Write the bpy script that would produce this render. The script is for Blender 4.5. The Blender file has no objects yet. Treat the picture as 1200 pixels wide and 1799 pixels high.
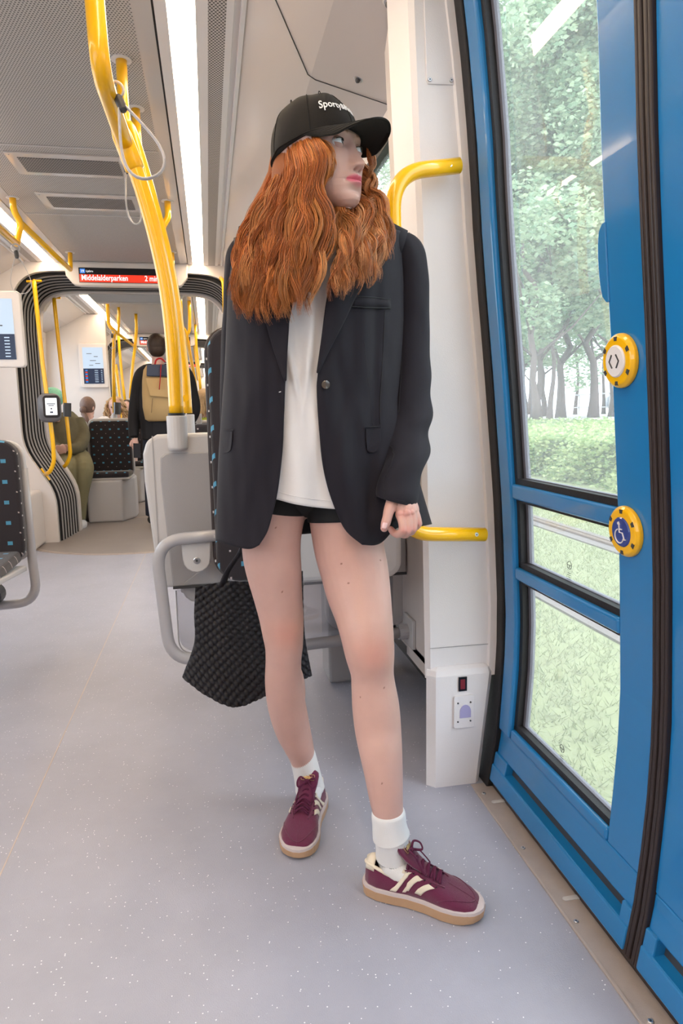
import bpy, bmesh, math, random
import numpy as np
from mathutils import Vector, Matrix, noise as mnoise
random.seed(7); rng = np.random.default_rng(7)
D = bpy.data; SC = bpy.context.scene; COL = SC.collection
PI = math.pi

# ------------------------------------------------------------------ camera
CF, CCX, CCY, CH = 1199.3, 600.0, 899.5, 1.0            # 24 mm lens held upright at 1 m, 1200x1799 frame
_v = np.array([366 - CCX, -(730 - CCY), -CF]); _Y = _v / np.linalg.norm(_v)
_z = np.array([-math.sin(.045), math.cos(.045), 0]); _Z = _z - _Y * _z.dot(_Y); _Z /= np.linalg.norm(_Z)
_X = np.cross(_Y, _Z); CR = np.array([_X, _Y, _Z]); CC = np.array([0, 0, CH])
cam = D.cameras.new('camera'); camo = D.objects.new('camera', cam); COL.objects.link(camo)
cam.sensor_fit = 'VERTICAL'; cam.sensor_height = 36.0; cam.lens = 36.0 * CF / 1799.0
cam.clip_start = 0.05; cam.clip_end = 300
M4 = Matrix.Identity(4)
for i in range(3):
    for j in range(3): M4[i][j] = CR[i][j]
M4[2][3] = CH
camo.matrix_world = M4
SC.camera = camo
# ------------------------------------------------------------------ world, light, exposure
SC.view_settings.view_transform = 'Standard'; SC.view_settings.look = 'None'
SC.view_settings.gamma = 1.0; SC.view_settings.use_curve_mapping = False
SC.view_settings.exposure = 0.22
W = D.worlds.new('world'); SC.world = W; W.use_nodes = True
bg = W.node_tree.nodes['Background']; bg.inputs[0].default_value = (0.80, 0.90, 1.0, 1); bg.inputs[1].default_value = 4.2
sunl = D.lights.new('sun', 'SUN'); sunl.energy = 1.6; sunl.angle = math.radians(25); sunl.color = (1, .97, .92)
suno = D.objects.new('sun', sunl); COL.objects.link(suno); suno.rotation_euler = (math.radians(18), math.radians(38), 0)
LED = 19.0

# measured points: pixel + a known plane -> place in the tram
def ray(x, y): return CR @ np.array([x - CCX, -(y - CCY), -CF])
def P(x, y, Y0): d = ray(x, y); return CC + d * (Y0 / d[1])
def PX(x, y, X0): d = ray(x, y); return CC + d * (X0 / d[0])
def PZ(x, y, z): d = ray(x, y); return CC + d * ((z - CH) / d[2])

# ------------------------------------------------------------------ materials
def nd(nt, t, **kw):
    n = nt.nodes.new(t)
    for k, v in kw.items(): setattr(n, k, v)
    return n
def mat(name, col, rough=.5, metal=0, spec=.5, coat=0, emit=None, estr=0, bump=0, bscale=200, var=0, vscale=30, sheen=0, sss=0, trans=0, alpha=1, ior=1.45):
    m = D.materials.new(name); m.use_nodes = True; nt = m.node_tree; b = nt.nodes['Principled BSDF']
    b.inputs['Base Color'].default_value = (*col, 1); b.inputs['Roughness'].default_value = rough
    b.inputs['Metallic'].default_value = metal; b.inputs['Specular IOR Level'].default_value = spec
    b.inputs['Coat Weight'].default_value = coat; b.inputs['Coat Roughness'].default_value = .08
    b.inputs['IOR'].default_value = ior; b.inputs['Sheen Weight'].default_value = sheen
    b.inputs['Transmission Weight'].default_value = trans; b.inputs['Alpha'].default_value = alpha
    if sss: b.inputs['Subsurface Weight'].default_value = sss; b.inputs['Subsurface Radius'].default_value = (.012, .005, .003); b.inputs['Subsurface Scale'].default_value = 1
    if emit: b.inputs['Emission Color'].default_value = (*emit, 1); b.inputs['Emission Strength'].default_value = estr
    if bump or var:
        tc = nd(nt, 'ShaderNodeTexCoord')
    if bump:
        n = nd(nt, 'ShaderNodeTexNoise'); n.inputs['Scale'].default_value = bscale; n.inputs['Detail'].default_value = 3
        nt.links.new(tc.outputs['Object'], n.inputs['Vector'])
        bp = nd(nt, 'ShaderNodeBump'); bp.inputs['Strength'].default_value = bump; bp.inputs['Distance'].default_value = .002
        nt.links.new(n.outputs[0], bp.inputs['Height']); nt.links.new(bp.outputs[0], b.inputs['Normal'])
    if var:
        n = nd(nt, 'ShaderNodeTexNoise'); n.inputs['Scale'].default_value = vscale; n.inputs['Detail'].default_value = 4
        nt.links.new(tc.outputs['Object'], n.inputs['Vector'])
        mx = nd(nt, 'ShaderNodeMix', data_type='RGBA')
        mx.inputs[6].default_value = (*[c * (1 - var) for c in col], 1); mx.inputs[7].default_value = (*[min(1, c * (1 + var)) for c in col], 1)
        nt.links.new(n.outputs[0], mx.inputs[0]); nt.links.new(mx.outputs[2], b.inputs['Base Color'])
    return m
def srgb(r, g, b):
    f = lambda c: (c / 255 / 12.92) if c / 255 <= .04045 else ((c / 255 + .055) / 1.055) ** 2.4
    return (f(r), f(g), f(b))
MT = {}
MT['yellow'] = mat('yellow_paint', srgb(247, 186, 8), .28, coat=.5)
MT['blue'] = mat('blue_door_paint', (.012, .185, .46), .22, coat=.45, bump=.05, bscale=900)
MT['white'] = mat('white_plastic', (.77, .74, .75), .38, bump=.25, bscale=500)
MT['offwhite'] = mat('cream_panel', (.70, .64, .61), .3, bump=.1, bscale=400)
MT['ceil_gloss'] = mat('glossy_ceiling_laminate', (.62, .57, .55), .16, coat=.3)
MT['grey'] = mat('grey_plastic', (.36, .35, .36), .4, bump=.3, bscale=600)
MT['lgrey'] = mat('light_grey_plastic', (.55, .53, .53), .4, bump=.2, bscale=500)
MT['tube'] = mat('grey_tube_paint', (.40, .39, .41), .32, coat=.3)
MT['black'] = mat('black_rubber', (.012, .011, .013), .55, bump=.3, bscale=300)
MT['brownblack'] = mat('brown_black_rubber', (.03, .02, .02), .42)
MT['dark'] = mat('dark_grey', (.05, .05, .055), .45)
MT['steel'] = mat('steel', (.55, .55, .57), .3, metal=1)
MT['sill'] = mat('sill_aluminium', (.50, .42, .375), .42, metal=.35, bump=.3, bscale=800, var=.15, vscale=25)
MT['rib_l'] = mat('bellows_grey', (.30, .28, .275), .5)
MT['strap'] = mat('grey_strap', (.50, .48, .50), .45)
MT['glaze'] = mat('glazing_grey', (.13, .13, .16), .6)
MT['led'] = mat('led_light', (1, 1, 1), .5, emit=(1, .77, .52), estr=LED)
MT['tan'] = mat('tan_laminate', (.55, .42, .31), .3)

def floor_mat(name, base, speck=.9):
    m = mat(name, base, .38, bump=.35, bscale=420); nt = m.node_tree; b = nt.nodes['Principled BSDF']
    tc = nd(nt, 'ShaderNodeTexCoord')
    v = nd(nt, 'ShaderNodeTexVoronoi'); v.inputs['Scale'].default_value = 95
    nt.links.new(tc.outputs['Object'], v.inputs['Vector'])
    r = nd(nt, 'ShaderNodeValToRGB'); r.color_ramp.elements[0].position = .08; r.color_ramp.elements[1].position = .14
    r.color_ramp.elements[0].color = (1, 1, 1, 1); r.color_ramp.elements[1].color = (0, 0, 0, 1)
    nt.links.new(v.outputs['Distance'], r.inputs[0])
    v2 = nd(nt, 'ShaderNodeSeparateColor'); nt.links.new(v.outputs['Color'], v2.inputs[0])
    gt = nd(nt, 'ShaderNodeMath', operation='GREATER_THAN'); gt.inputs[1].default_value = .55; nt.links.new(v2.outputs[0], gt.inputs[0])
    mu = nd(nt, 'ShaderNodeMath', operation='MULTIPLY'); nt.links.new(r.outputs[0], mu.inputs[0]); nt.links.new(gt.outputs[0], mu.inputs[1])
    n = nd(nt, 'ShaderNodeTexNoise'); n.inputs['Scale'].default_value = 3.5; n.inputs['Detail'].default_value = 8; n.inputs['Roughness'].default_value = .7
    nt.links.new(tc.outputs['Object'], n.inputs['Vector'])
    mx0 = nd(nt, 'ShaderNodeMix', data_type='RGBA'); mx0.inputs[6].default_value = (*[c * .82 for c in base], 1); mx0.inputs[7].default_value = (*[c * 1.16 for c in base], 1)
    nt.links.new(n.outputs[0], mx0.inputs[0])
    # dark scuffs drawn out along the aisle
    mp = nd(nt, 'ShaderNodeMapping'); mp.inputs['Scale'].default_value = (3, 22, 1); mp.inputs['Rotation'].default_value = (0, 0, .25); nt.links.new(tc.outputs['Object'], mp.inputs[0])
    n3 = nd(nt, 'ShaderNodeTexNoise'); n3.inputs['Scale'].default_value = 2.2; n3.inputs['Detail'].default_value = 7; n3.inputs['Roughness'].default_value = .8; nt.links.new(mp.outputs[0], n3.inputs['Vector'])
    r3 = nd(nt, 'ShaderNodeValToRGB'); r3.color_ramp.elements[0].position = .66; r3.color_ramp.elements[1].position = .72; nt.links.new(n3.outputs[0], r3.inputs[0])
    s3 = nd(nt, 'ShaderNodeMath', operation='MULTIPLY'); s3.inputs[1].default_value = .3; nt.links.new(r3.outputs[0], s3.inputs[0])
    mxs = nd(nt, 'ShaderNodeMix', data_type='RGBA'); mxs.inputs[7].default_value = (*[c * .35 for c in base], 1)
    nt.links.new(s3.outputs[0], mxs.inputs[0]); nt.links.new(mx0.outputs[2], mxs.inputs[6])
    mx = nd(nt, 'ShaderNodeMix', data_type='RGBA'); mx.inputs[7].default_value = (speck, speck, speck, 1)
    nt.links.new(mu.outputs[0], mx.inputs[0]); nt.links.new(mxs.outputs[2], mx.inputs[6]); nt.links.new(mx.outputs[2], b.inputs['Base Color'])
    return m
MT['floor'] = floor_mat('speckled_vinyl', (.335, .34, .405))
MT['floor2'] = floor_mat('gangway_floor_vinyl', (.25, .22, .21), .4)

def dots_mat(name, base, dark, sx, sy, rad, axes=(0, 1), rough=.5):
    """perforated sheet: staggered round holes printed as a fine grid"""
    m = mat(name, base, rough); nt = m.node_tree; b = nt.nodes['Principled BSDF']
    tc = nd(nt, 'ShaderNodeTexCoord'); sp = nd(nt, 'ShaderNodeSeparateXYZ'); nt.links.new(tc.outputs['Object'], sp.inputs[0])
    def M(op, a, bb=None, clamp=False):
        x = nd(nt, 'ShaderNodeMath', operation=op)
        for i, q in enumerate((a, bb)):
            if q is None: continue
            if isinstance(q, (int, float)): x.inputs[i].default_value = q
            else: nt.links.new(q, x.inputs[i])
        return x.outputs[0]
    u = M('MULTIPLY', sp.outputs[axes[0]], 1 / sx); v = M('MULTIPLY', sp.outputs[axes[1]], 1 / sy)
    row = M('FLOOR', v); par = M('MULTIPLY', M('FLOORED_MODULO', row, 2), .5)
    fu = M('SUBTRACT', M('FRACT', M('ADD', u, par)), .5); fv = M('SUBTRACT', M('FRACT', v), .5)
    fu = M('MULTIPLY', fu, sx); fv = M('MULTIPLY', fv, sy)
    d = M('SQRT', M('ADD', M('MULTIPLY', fu, fu), M('MULTIPLY', fv, fv)))
    h = M('LESS_THAN', d, rad)
    mx = nd(nt, 'ShaderNodeMix', data_type='RGBA'); mx.inputs[6].default_value = (*base, 1); mx.inputs[7].default_value = (*dark, 1)
    nt.links.new(h, mx.inputs[0]); nt.links.new(mx.outputs[2], b.inputs['Base Color'])
    return m
MT['perf_ceiling'] = dots_mat('perforated_ceiling_sheet', (.52, .49, .47), (.10, .09, .09), .0105, .0105, .0030)
MT['perf_strip'] = dots_mat('perforated_air_strip', (.58, .53, .52), (.05, .045, .04), .0115, .0090, .0036, rough=.35)
MT['perf_vent'] = dots_mat('perforated_vent_grille', (.34, .31, .30), (.03, .03, .03), .012, .012, .0048)

def seat_mat():
    m = mat('dark_seat_moquette', (.022, .017, .022), .85, sheen=.25, bump=.4, bscale=900); nt = m.node_tree; b = nt.nodes['Principled BSDF']
    tc = nd(nt, 'ShaderNodeTexCoord'); sp = nd(nt, 'ShaderNodeSeparateXYZ'); nt.links.new(tc.outputs['Object'], sp.inputs[0])
    def M(op, a, bb=None):
        x = nd(nt, 'ShaderNodeMath', operation=op)
        for i, q in enumerate((a, bb)):
            if q is None: continue
            if isinstance(q, (int, float)): x.inputs[i].default_value = q
            else: nt.links.new(q, x.inputs[i])
        return x.outputs[0]
    S = .083
    def grid(off, hx, hz):
        u = M('ABSOLUTE', M('SUBTRACT', M('FRACT', M('ADD', M('MULTIPLY', sp.outputs[0], 1 / S), off + .5)), .5))
        yz = M('ADD', sp.outputs[2], M('MULTIPLY', sp.outputs[1], 1))
        v = M('ABSOLUTE', M('SUBTRACT', M('FRACT', M('ADD', M('MULTIPLY', yz, 1 / S), off + .5)), .5))
        return M('MULTIPLY', M('LESS_THAN', u, hx / S), M('LESS_THAN', v, hz / S))
    g1 = grid(0, .0095, .0075); g2 = grid(.5, .0028, .0028)
    mx = nd(nt, 'ShaderNodeMix', data_type='RGBA'); mx.inputs[6].default_value = (.022, .017, .022, 1); mx.inputs[7].default_value = (*srgb(80, 150, 185), 1)
    nt.links.new(g1, mx.inputs[0])
    mx2 = nd(nt, 'ShaderNodeMix', data_type='RGBA'); mx2.inputs[7].default_value = (.5, .42, .42, 1)
    nt.links.new(g2, mx2.inputs[0]); nt.links.new(mx.outputs[2], mx2.inputs[6]); nt.links.new(mx2.outputs[2], b.inputs['Base Color'])
    return m
MT['seat'] = seat_mat()

def glass_mat(name, tint=(.93, .96, .97), haze=.04, refl=.9):
    m = D.materials.new(name); m.use_nodes = True; nt = m.node_tree; nt.nodes.clear()
    out = nd(nt, 'ShaderNodeOutputMaterial'); tr = nd(nt, 'ShaderNodeBsdfTransparent'); tr.inputs[0].default_value = (*tint, 1)
    gl = nd(nt, 'ShaderNodeBsdfGlossy'); gl.inputs['Roughness'].default_value = .0; gl.inputs[0].default_value = (1, 1, 1, 1)
    lw = nd(nt, 'ShaderNodeLayerWeight'); pw = nd(nt, 'ShaderNodeMath', operation='POWER'); pw.inputs[1].default_value = 5; nt.links.new(lw.outputs['Facing'], pw.inputs[0])
    lw.inputs['Blend'].default_value = .5
    mu = nd(nt, 'ShaderNodeMath', operation='MULTIPLY_ADD'); mu.inputs[1].default_value = .95; mu.inputs[2].default_value = .043 * refl; nt.links.new(pw.outputs[0], mu.inputs[0])
    mx = nd(nt, 'ShaderNodeMixShader'); nt.links.new(mu.outputs[0], mx.inputs[0]); nt.links.new(tr.outputs[0], mx.inputs[1]); nt.links.new(gl.outputs[0], mx.inputs[2])
    df = nd(nt, 'ShaderNodeBsdfTranslucent'); df.inputs[0].default_value = (.9, .92, .95, 1)
    mx2 = nd(nt, 'ShaderNodeMixShader'); mx2.inputs[0].default_value = haze
    nt.links.new(mx.outputs[0], mx2.inputs[1]); nt.links.new(df.outputs[0], mx2.inputs[2]); nt.links.new(mx2.outputs[0], out.inputs[0])
    return m
MT['glass'] = glass_mat('window_glass', haze=.12, refl=1.6)
MT['panel_glass'] = glass_mat('partition_glass', tint=(.80, .80, .82), haze=.03, refl=1.4)

def emis(name, col, s):
    m = D.materials.new(name); m.use_nodes = True; nt = m.node_tree; b = nt.nodes['Principled BSDF']
    b.inputs['Base Color'].default_value = (*[c * .3 for c in col], 1); b.inputs['Roughness'].default_value = .25
    b.inputs['Emission Color'].default_value = (*col, 1); b.inputs['Emission Strength'].default_value = s
    return m
MT['scr_red'] = emis('screen_red', srgb(226, 56, 34), .95)
MT['scr_black'] = mat('screen_black', (.01, .01, .015), .2)
MT['scr_white'] = emis('screen_white', (1, 1, 1), .95)
MT['scr_blue'] = emis('screen_blue', srgb(60, 130, 220), .9)
MT['scr_pale'] = emis('screen_pale_map', srgb(190, 208, 228), .8)
MT['scr_navy'] = emis('screen_navy', srgb(38, 52, 80), .6)

# ------------------------------------------------------------------ object helpers
def link(name, me, m=None, parent=None, smooth=False, bevel=0, bseg=2, kind=None, sub=0):
    o = D.objects.new(name, me); COL.objects.link(o)
    if m is not None and not me.materials: me.materials.append(MT[m] if isinstance(m, str) else m)
    if parent is not None:
        o.parent = parent
        o.matrix_parent_inverse = parent_inv(parent)
    if smooth: me.polygons.foreach_set('use_smooth', [True] * len(me.polygons))
    if bevel:
        b = o.modifiers.new('bevel', 'BEVEL'); b.width = bevel; b.segments = bseg; b.limit_method = 'ANGLE'; b.angle_limit = math.radians(35)
    if sub:
        s = o.modifiers.new('sub', 'SUBSURF'); s.levels = s.render_levels = sub
    if kind: o['kind'] = kind
    return o
def world_of(o):
    m = Matrix.LocRotScale(o.location, o.rotation_euler, o.scale)
    return m if o.parent is None else world_of(o.parent) @ o.matrix_parent_inverse @ m
def parent_inv(p): return world_of(p).inverted()
def thing(name, label, cat, loc=(0, 0, 0), group=None):
    o = D.objects.new(name, None); COL.objects.link(o); o.location = loc; o.empty_display_size = .05
    o['label'] = label; o['category'] = cat
    if group: o['group'] = group
    return o
def tag(o, label, cat, group=None):
    o['label'] = label; o['category'] = cat
    if group: o['group'] = group
    return o
def dup(root, off, label=None, group=None):
    r = root.copy(); COL.objects.link(r); r.location = Vector(root.location) + Vector(off)
    if label: r['label'] = label
    if group: r['group'] = group
    for ch in list(root.children):
        c = ch.copy(); COL.objects.link(c); c.parent = r
        for g in list(ch.children):
            d = g.copy(); COL.objects.link(d); d.parent = c
    return r
def setorigin(me, o, loc):
    me.transform(Matrix.Translation(-Vector(loc))); o.location = loc

class MB:
    def __init__(s): s.v = []; s.f = []
    def add(s, vs, fs):
        n = len(s.v); s.v.extend([tuple(map(float, p)) for p in vs]); s.f.extend([tuple(i + n for i in f) for f in fs]); return s
    def box(s, x0, x1, y0, y1, z0, z1):
        vs = [(x0, y0, z0), (x1, y0, z0), (x1, y1, z0), (x0, y1, z0), (x0, y0, z1), (x1, y0, z1), (x1, y1, z1), (x0, y1, z1)]
        return s.add(vs, [(0, 3, 2, 1), (4, 5, 6, 7), (0, 1, 5, 4), (1, 2, 6, 5), (2, 3, 7, 6), (3, 0, 4, 7)])
    def loft(s, rings, closed=True, caps=True):
        n = len(rings[0]); vs = [p for r in rings for p in r]; fs = []
        for i in range(len(rings) - 1):
            for j in range(n if closed else n - 1):
                k = (j + 1) % n
                fs.append((i * n + j, i * n + k, (i + 1) * n + k, (i + 1) * n + j))
        if closed and caps:
            fs.append(tuple(range(n - 1, -1, -1))); fs.append(tuple((len(rings) - 1) * n + j for j in range(n)))
        return s.add(vs, fs)
    def prism(s, poly, d):
        """poly: 3D points of a flat polygon, extruded by vector d"""
        n = len(poly); d = np.array(d); vs = [np.array(p) for p in poly] + [np.array(p) + d for p in poly]
        fs = [tuple(range(n - 1, -1, -1)), tuple(range(n, 2 * n))] + [(j, (j + 1) % n, n + (j + 1) % n, n + j) for j in range(n)]
        return s.add(vs, fs)
    def tube(s, pts, r, seg=12, caps=True, flat=1.0, up=None):
        pts = [np.array(p, float) for p in pts]; n = len(pts)
        rr = [r] * n if isinstance(r, (int, float)) else list(r)
        rings = []; prev = None
        for i in range(n):
            t = pts[min(i + 1, n - 1)] - pts[max(i - 1, 0)]; t /= (np.linalg.norm(t) + 1e-9)
            if prev is None:
                a = np.array(up if up is not None else ([0, 0, 1] if abs(t[2]) < .9 else [1, 0, 0]), float)
            else: a = prev
            a = a - t * a.dot(t); a /= (np.linalg.norm(a) + 1e-9); prev = a; b = np.cross(t, a)
            rings.append([pts[i] + rr[i] * (math.cos(q) * a * flat + math.sin(q) * b) for q in [2 * PI * k / seg for k in range(seg)]])
        return s.loft(rings, True, caps)
    def mesh(s, name):
        me = D.meshes.new(name); me.from_pydata(s.v, [], s.f); me.update()
        bm = bmesh.new(); bm.from_mesh(me); bmesh.ops.recalc_face_normals(bm, faces=bm.faces); bm.to_mesh(me); bm.free(); return me
    def build(s, name, m, parent=None, **kw): return link(name, s.mesh(name), m, parent, **kw)
def smooth_path(pts, n=6):
    """Catmull-Rom through the points"""
    p = [np.array(q, float) for q in pts]; p = [2 * p[0] - p[1]] + p + [2 * p[-1] - p[-2]]; out = []
    for i in range(1, len(p) - 2):
        for k in range(n):
            t = k / n; a, b, c, d = p[i - 1], p[i], p[i + 1], p[i + 2]
            out.append(.5 * (2 * b + (c - a) * t + (2 * a - 5 * b + 4 * c - d) * t * t + (3 * b - a - 3 * c + d) * t ** 3))
    out.append(p[-2]); return out
def fillet(pts, r, n=6):
    """round the corners of a polyline"""
    p = [np.array(q, float) for q in pts]; out = [p[0]]
    for i in range(1, len(p) - 1):
        a = p[i - 1] - p[i]; b = p[i + 1] - p[i]; la, lb = np.linalg.norm(a), np.linalg.norm(b); rr = min(r, la * .48, lb * .48)
        s, e = p[i] + a / la * rr, p[i] + b / lb * rr
        for k in range(n + 1):
            t = k / n; out.append((1 - t) ** 2 * s + 2 * t * (1 - t) * p[i] + t * t * e)
    out.append(p[-1]); return out
def rrect(w, h, r, n=5, cx=0, cy=0):
    out = []
    for sx, sy, a0 in ((1, 1, 0), (-1, 1, 90), (-1, -1, 180), (1, -1, 270)):
        for k in range(n + 1):
            a = math.radians(a0 + 90 * k / n); out.append((cx + sx * (w / 2 - r) + r * math.cos(a), cy + sy * (h / 2 - r) + r * math.sin(a)))
    return out
def shared(name, fn):
    if name not in MT: MT[name] = fn()
    return MT[name]
def text(body, name, size, m, parent, loc, xax, yax, depth=.0006, warp=None, align='LEFT', sx=1, bold=0):
    c = D.curves.new('t', 'FONT'); c.body = body; c.size = size; c.align_x = align; c.extrude = depth; c.resolution_u = 3; c.offset = bold
    o = D.objects.new('t', c); COL.objects.link(o); dg = bpy.context.evaluated_depsgraph_get()
    me = D.meshes.new_from_object(o.evaluated_get(dg)); D.objects.remove(o); D.curves.remove(c)
    x = Vector(xax).normalized(); y = Vector(yax).normalized(); z = x.cross(y)
    for v in me.vertices:
        co = v.co.copy(); co.x *= sx
        if warp: v.co = Vector(warp(co.x, co.y, co.z))
        else: v.co = Vector(loc) + x * co.x + y * co.y + z * co.z
    me.materials.clear()
    return link(name, me, m, parent)
def screw(name, parent, loc, nrm, r=.006, m='steel'):
    n = np.array(nrm, float); n /= np.linalg.norm(n); b = MB()
    b.tube([np.array(loc) - n * .001, np.array(loc) + n * .0015, np.array(loc) + n * .0025], [r, r, r * .8], 10)
    o = b.build(name, m, parent)
    k = MB(); k.tube([np.array(loc) + n * .0024, np.array(loc) + n * .0028], r * .38, 6); k.build('socket', 'dark', o) if parent is not None and parent.parent is None else None
    return o
# ================================================================== THE TRAM SHELL
XC = -.59                                       # middle of the tram
ZS = [-.1, 0, .15, .35, .48, .75, .9, 1.1, 1.28, 1.44, 1.6, 1.8, 2.0, 2.4]
XS = [.69, .70, .725, .738, .739, .725, .712, .694, .675, .66, .649, .628, .60, .53]
def xd(z): return float(np.interp(z, ZS, XS))    # bowed door surface
def PD(x, y, off=0):
    X0 = .7
    for _ in range(25): p = PX(x, y, X0 + off); X0 = xd(p[2])
    return p
def curved(b, y0, y1, z0, z1, o0, o1, n=10):
    """slab that follows the bowed door surface, between offsets o0 and o1 along X"""
    rings = []
    for k in range(n + 1):
        z = z0 + (z1 - z0) * k / n; x = xd(z); rings.append([(x + o0, y0, z), (x + o0, y1, z), (x + o1, y1, z), (x + o1, y0, z)])
    b.loft(rings)
def mirx(x): return 2 * XC - x

# floor
b = MB(); b.box(-1.99, .652, -2.5, 5.9, -.05, 0); b.box(.652, .80, 1.63, 5.9, -.05, 0)
floor = b.build('floor', 'floor', kind='structure')
b = MB(); b.box(-.4995, -.4965, -2.5, 5.3, 0, .0006); b.build('seam', 'sill', floor)
b = MB(); b.box(-1.99, .80, 6.4, 25, -.05, 0); b.build('floor', 'floor2', kind='structure')
b = MB(); b.tube([(XC, 6.1, -.02), (XC, 6.1, .002)], .93, 72); disc = b.build('floor', 'floor2', kind='structure')
for r0, r1, h, mm in ((.93, .945, .004, 'sill'), (.955, .968, .003, 'sill')):
    bb = MB(); rings = []
    for k in range(97):
        a = 2 * PI * k / 96; c, s = math.cos(a), math.sin(a)
        rings.append([(XC + r0 * c, 6.1 + r0 * s, 0), (XC + r0 * c, 6.1 + r0 * s, h), (XC + r1 * c, 6.1 + r1 * s, h), (XC + r1 * c, 6.1 + r1 * s, 0)])
    bb.loft(rings, True, False); bb.build('threshold_ring', mm, disc)

# ceiling: the same profile through every car
CARS = [(-2.5, 5.8), (6.42, 10.6), (11.2, 15.4), (16.0, 22.0)]
def strip(name, pts, y0, y1, m, parent=None, th=.012, **kw):
    """sheet whose cross-section is the polyline pts (x,z), thickened upwards"""
    bb = MB(); ring0 = [(x, z) for x, z in pts] + [(x, z + th) for x, z in reversed(pts)]
    bb.prism([(x, y0, z) for x, z in ring0], (0, y1 - y0, 0)); return bb.build(name, m, parent, **kw)
SLOPE = [(.162, 2.192), (.37, 2.068), (.63, 1.962)]
for ci, (y0, y1) in enumerate(CARS):
    yb = y1 + .1
    ce = strip('ceiling', [(-1.01, 2.2), (-.171, 2.2)], y0, yb, 'perf_ceiling', kind='structure', th=.05)
    for sgn in (1, -1):
        fx = (lambda x: x) if sgn == 1 else mirx
        def st(n, pts, mm, **kw): return strip(n, [(fx(x), z) for x, z in pts], y0, yb, mm, ce, **kw)
        st('border_panel', [(-.171, 2.198), (-.112, 2.198)], 'ceil_gloss')
        st('joint', [(-.112, 2.205), (-.105, 2.205)], 'black')
        st('lamp_trim', [(-.105, 2.196), (-.068, 2.193)], 'white')
        st('lamp_trim', [(.015, 2.193), (.052, 2.190)], 'white')
        st('air_strip', [(.052, 2.190), (.106, 2.190)], 'perf_strip')
        st('lamp_trim', [(.106, 2.190), (.128, 2.190), (.130, 2.20), (.148, 2.20), (.150, 2.186), (.163, 2.186)], 'white', th=.006)
        st('sloped_panel', [(fx(0) * 0 + x, z) for x, z in SLOPE], 'ceil_gloss')
        ll = strip('ceiling_light', [(fx(-.067), 2.194), (fx(.014), 2.194)], y0 + .02, y1 + .02, 'led')
        side = 'right' if sgn == 1 else 'left'
        nth = ['in the nearest car', 'in the second car', 'in the third car', 'in the farthest car'][ci]
        tag(ll, f'long warm white {side} ceiling light strip {nth}', 'light', 'ceiling light strips')
sy = PX(545, 96, .37)[1]
c0 = [o for o in D.objects if o.name == 'ceiling'][0]
bb = MB(); bb.tube([(.2, sy - .32, 2.168), (.36, sy - .005, 2.072), (.385, sy, 2.060), (.62, P(690, 100, 1)[0] * 0 + PX(690, 100, .62)[1], 1.962)], .0016, 6); bb.build('panel_joint', 'dark', c0)

# side walls of the first car
def wall(name, sgn, y0, y1, wins, panel_m='offwhite', zlow=.19):
    fx = (lambda x: x) if sgn == 1 else mirx
    prof = lambda z: .645 - .004 * max(0, z - .9) ** 2 * 8 if z < 1.0 else float(np.interp(z, [1.0, 1.5, 1.97], [.645, .632, .612]))
    bb = MB()
    def sheet(ya, yb2, za, zb):
        n = 4; rings = []
        for k in range(n + 1):
            z = za + (zb - za) * k / n; x = prof(z); rings.append([(fx(x), ya, z), (fx(x), yb2, z), (fx(x + .03), yb2, z), (fx(x + .03), ya, z)])
        bb.loft(rings)
    sheet(y0, y1, zlow, .92); sheet(y0, y1, 1.90, 2.0)
    ys = [y0] + [q for w in wins for q in w] + [y1]
    for k in range(0, len(ys), 2): sheet(ys[k], ys[k + 1], .92, 1.90)
    w = bb.build(name, panel_m, kind='structure')
    b2 = MB(); b2.box(*sorted((fx(.76), fx(.80))), y0, y1, -.02, .95); b2.box(*sorted((fx(.645), fx(.76))), y0, y1, zlow + .01, zlow + .03)
    b2.build('kick_wall', 'dark', w)
    for (a, c) in wins:
        fr = MB()
        for za, zb, ya, yb2 in ((.92, .95, a, c), (1.87, 1.90, a, c), (.92, 1.90, a, a + .025), (.92, 1.90, c - .025, c)):
            xx = [prof(za), prof(zb)]
            fr.loft([[(fx(xx[0] - .004), ya, za), (fx(xx[0] - .004), yb2, za), (fx(xx[0] + .035), yb2, za), (fx(xx[0] + .035), ya, za)],
                     [(fx(xx[1] - .004), ya, zb), (fx(xx[1] - .004), yb2, zb), (fx(xx[1] + .035), yb2, zb), (fx(xx[1] + .035), ya, zb)]])
        wo = fr.build('window_1', 'black', kind='structure')
        g = MB(); x0, x1 = prof(.94) + .02, prof(1.88) + .02
        g.add([(fx(x0), a + .01, .94), (fx(x0), c - .01, .94), (fx(x1), c - .01, 1.88), (fx(x1), a + .01, 1.88)], [(0, 1, 2, 3)])
        g.build('glass_pane', 'glass', wo)
    return w
wr = wall('wall_right', 1, 1.74, 5.8, [(2.2, 3.85), (3.97, 5.55)])
wl = wall('wall_left', -1, -2.5, 5.8, [(-2.0, -.2), (.0, 1.5), (2.2, 3.85), (3.97, 5.4)])
b = MB(); b.box(.64, .74, -2.5, .33, -.02, 2.1); b.build('wall_right', 'offwhite', kind='structure')
b = MB(); b.box(-2, .8, -2.56, -2.5, -.05, 2.3); b.build('wall_rear', 'offwhite', kind='structure')
# header over the doorway
b = MB(); b.box(.60, .70, .3, 1.76, 1.985, 2.12); b.build('trim_1', 'offwhite', kind='structure')
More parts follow.
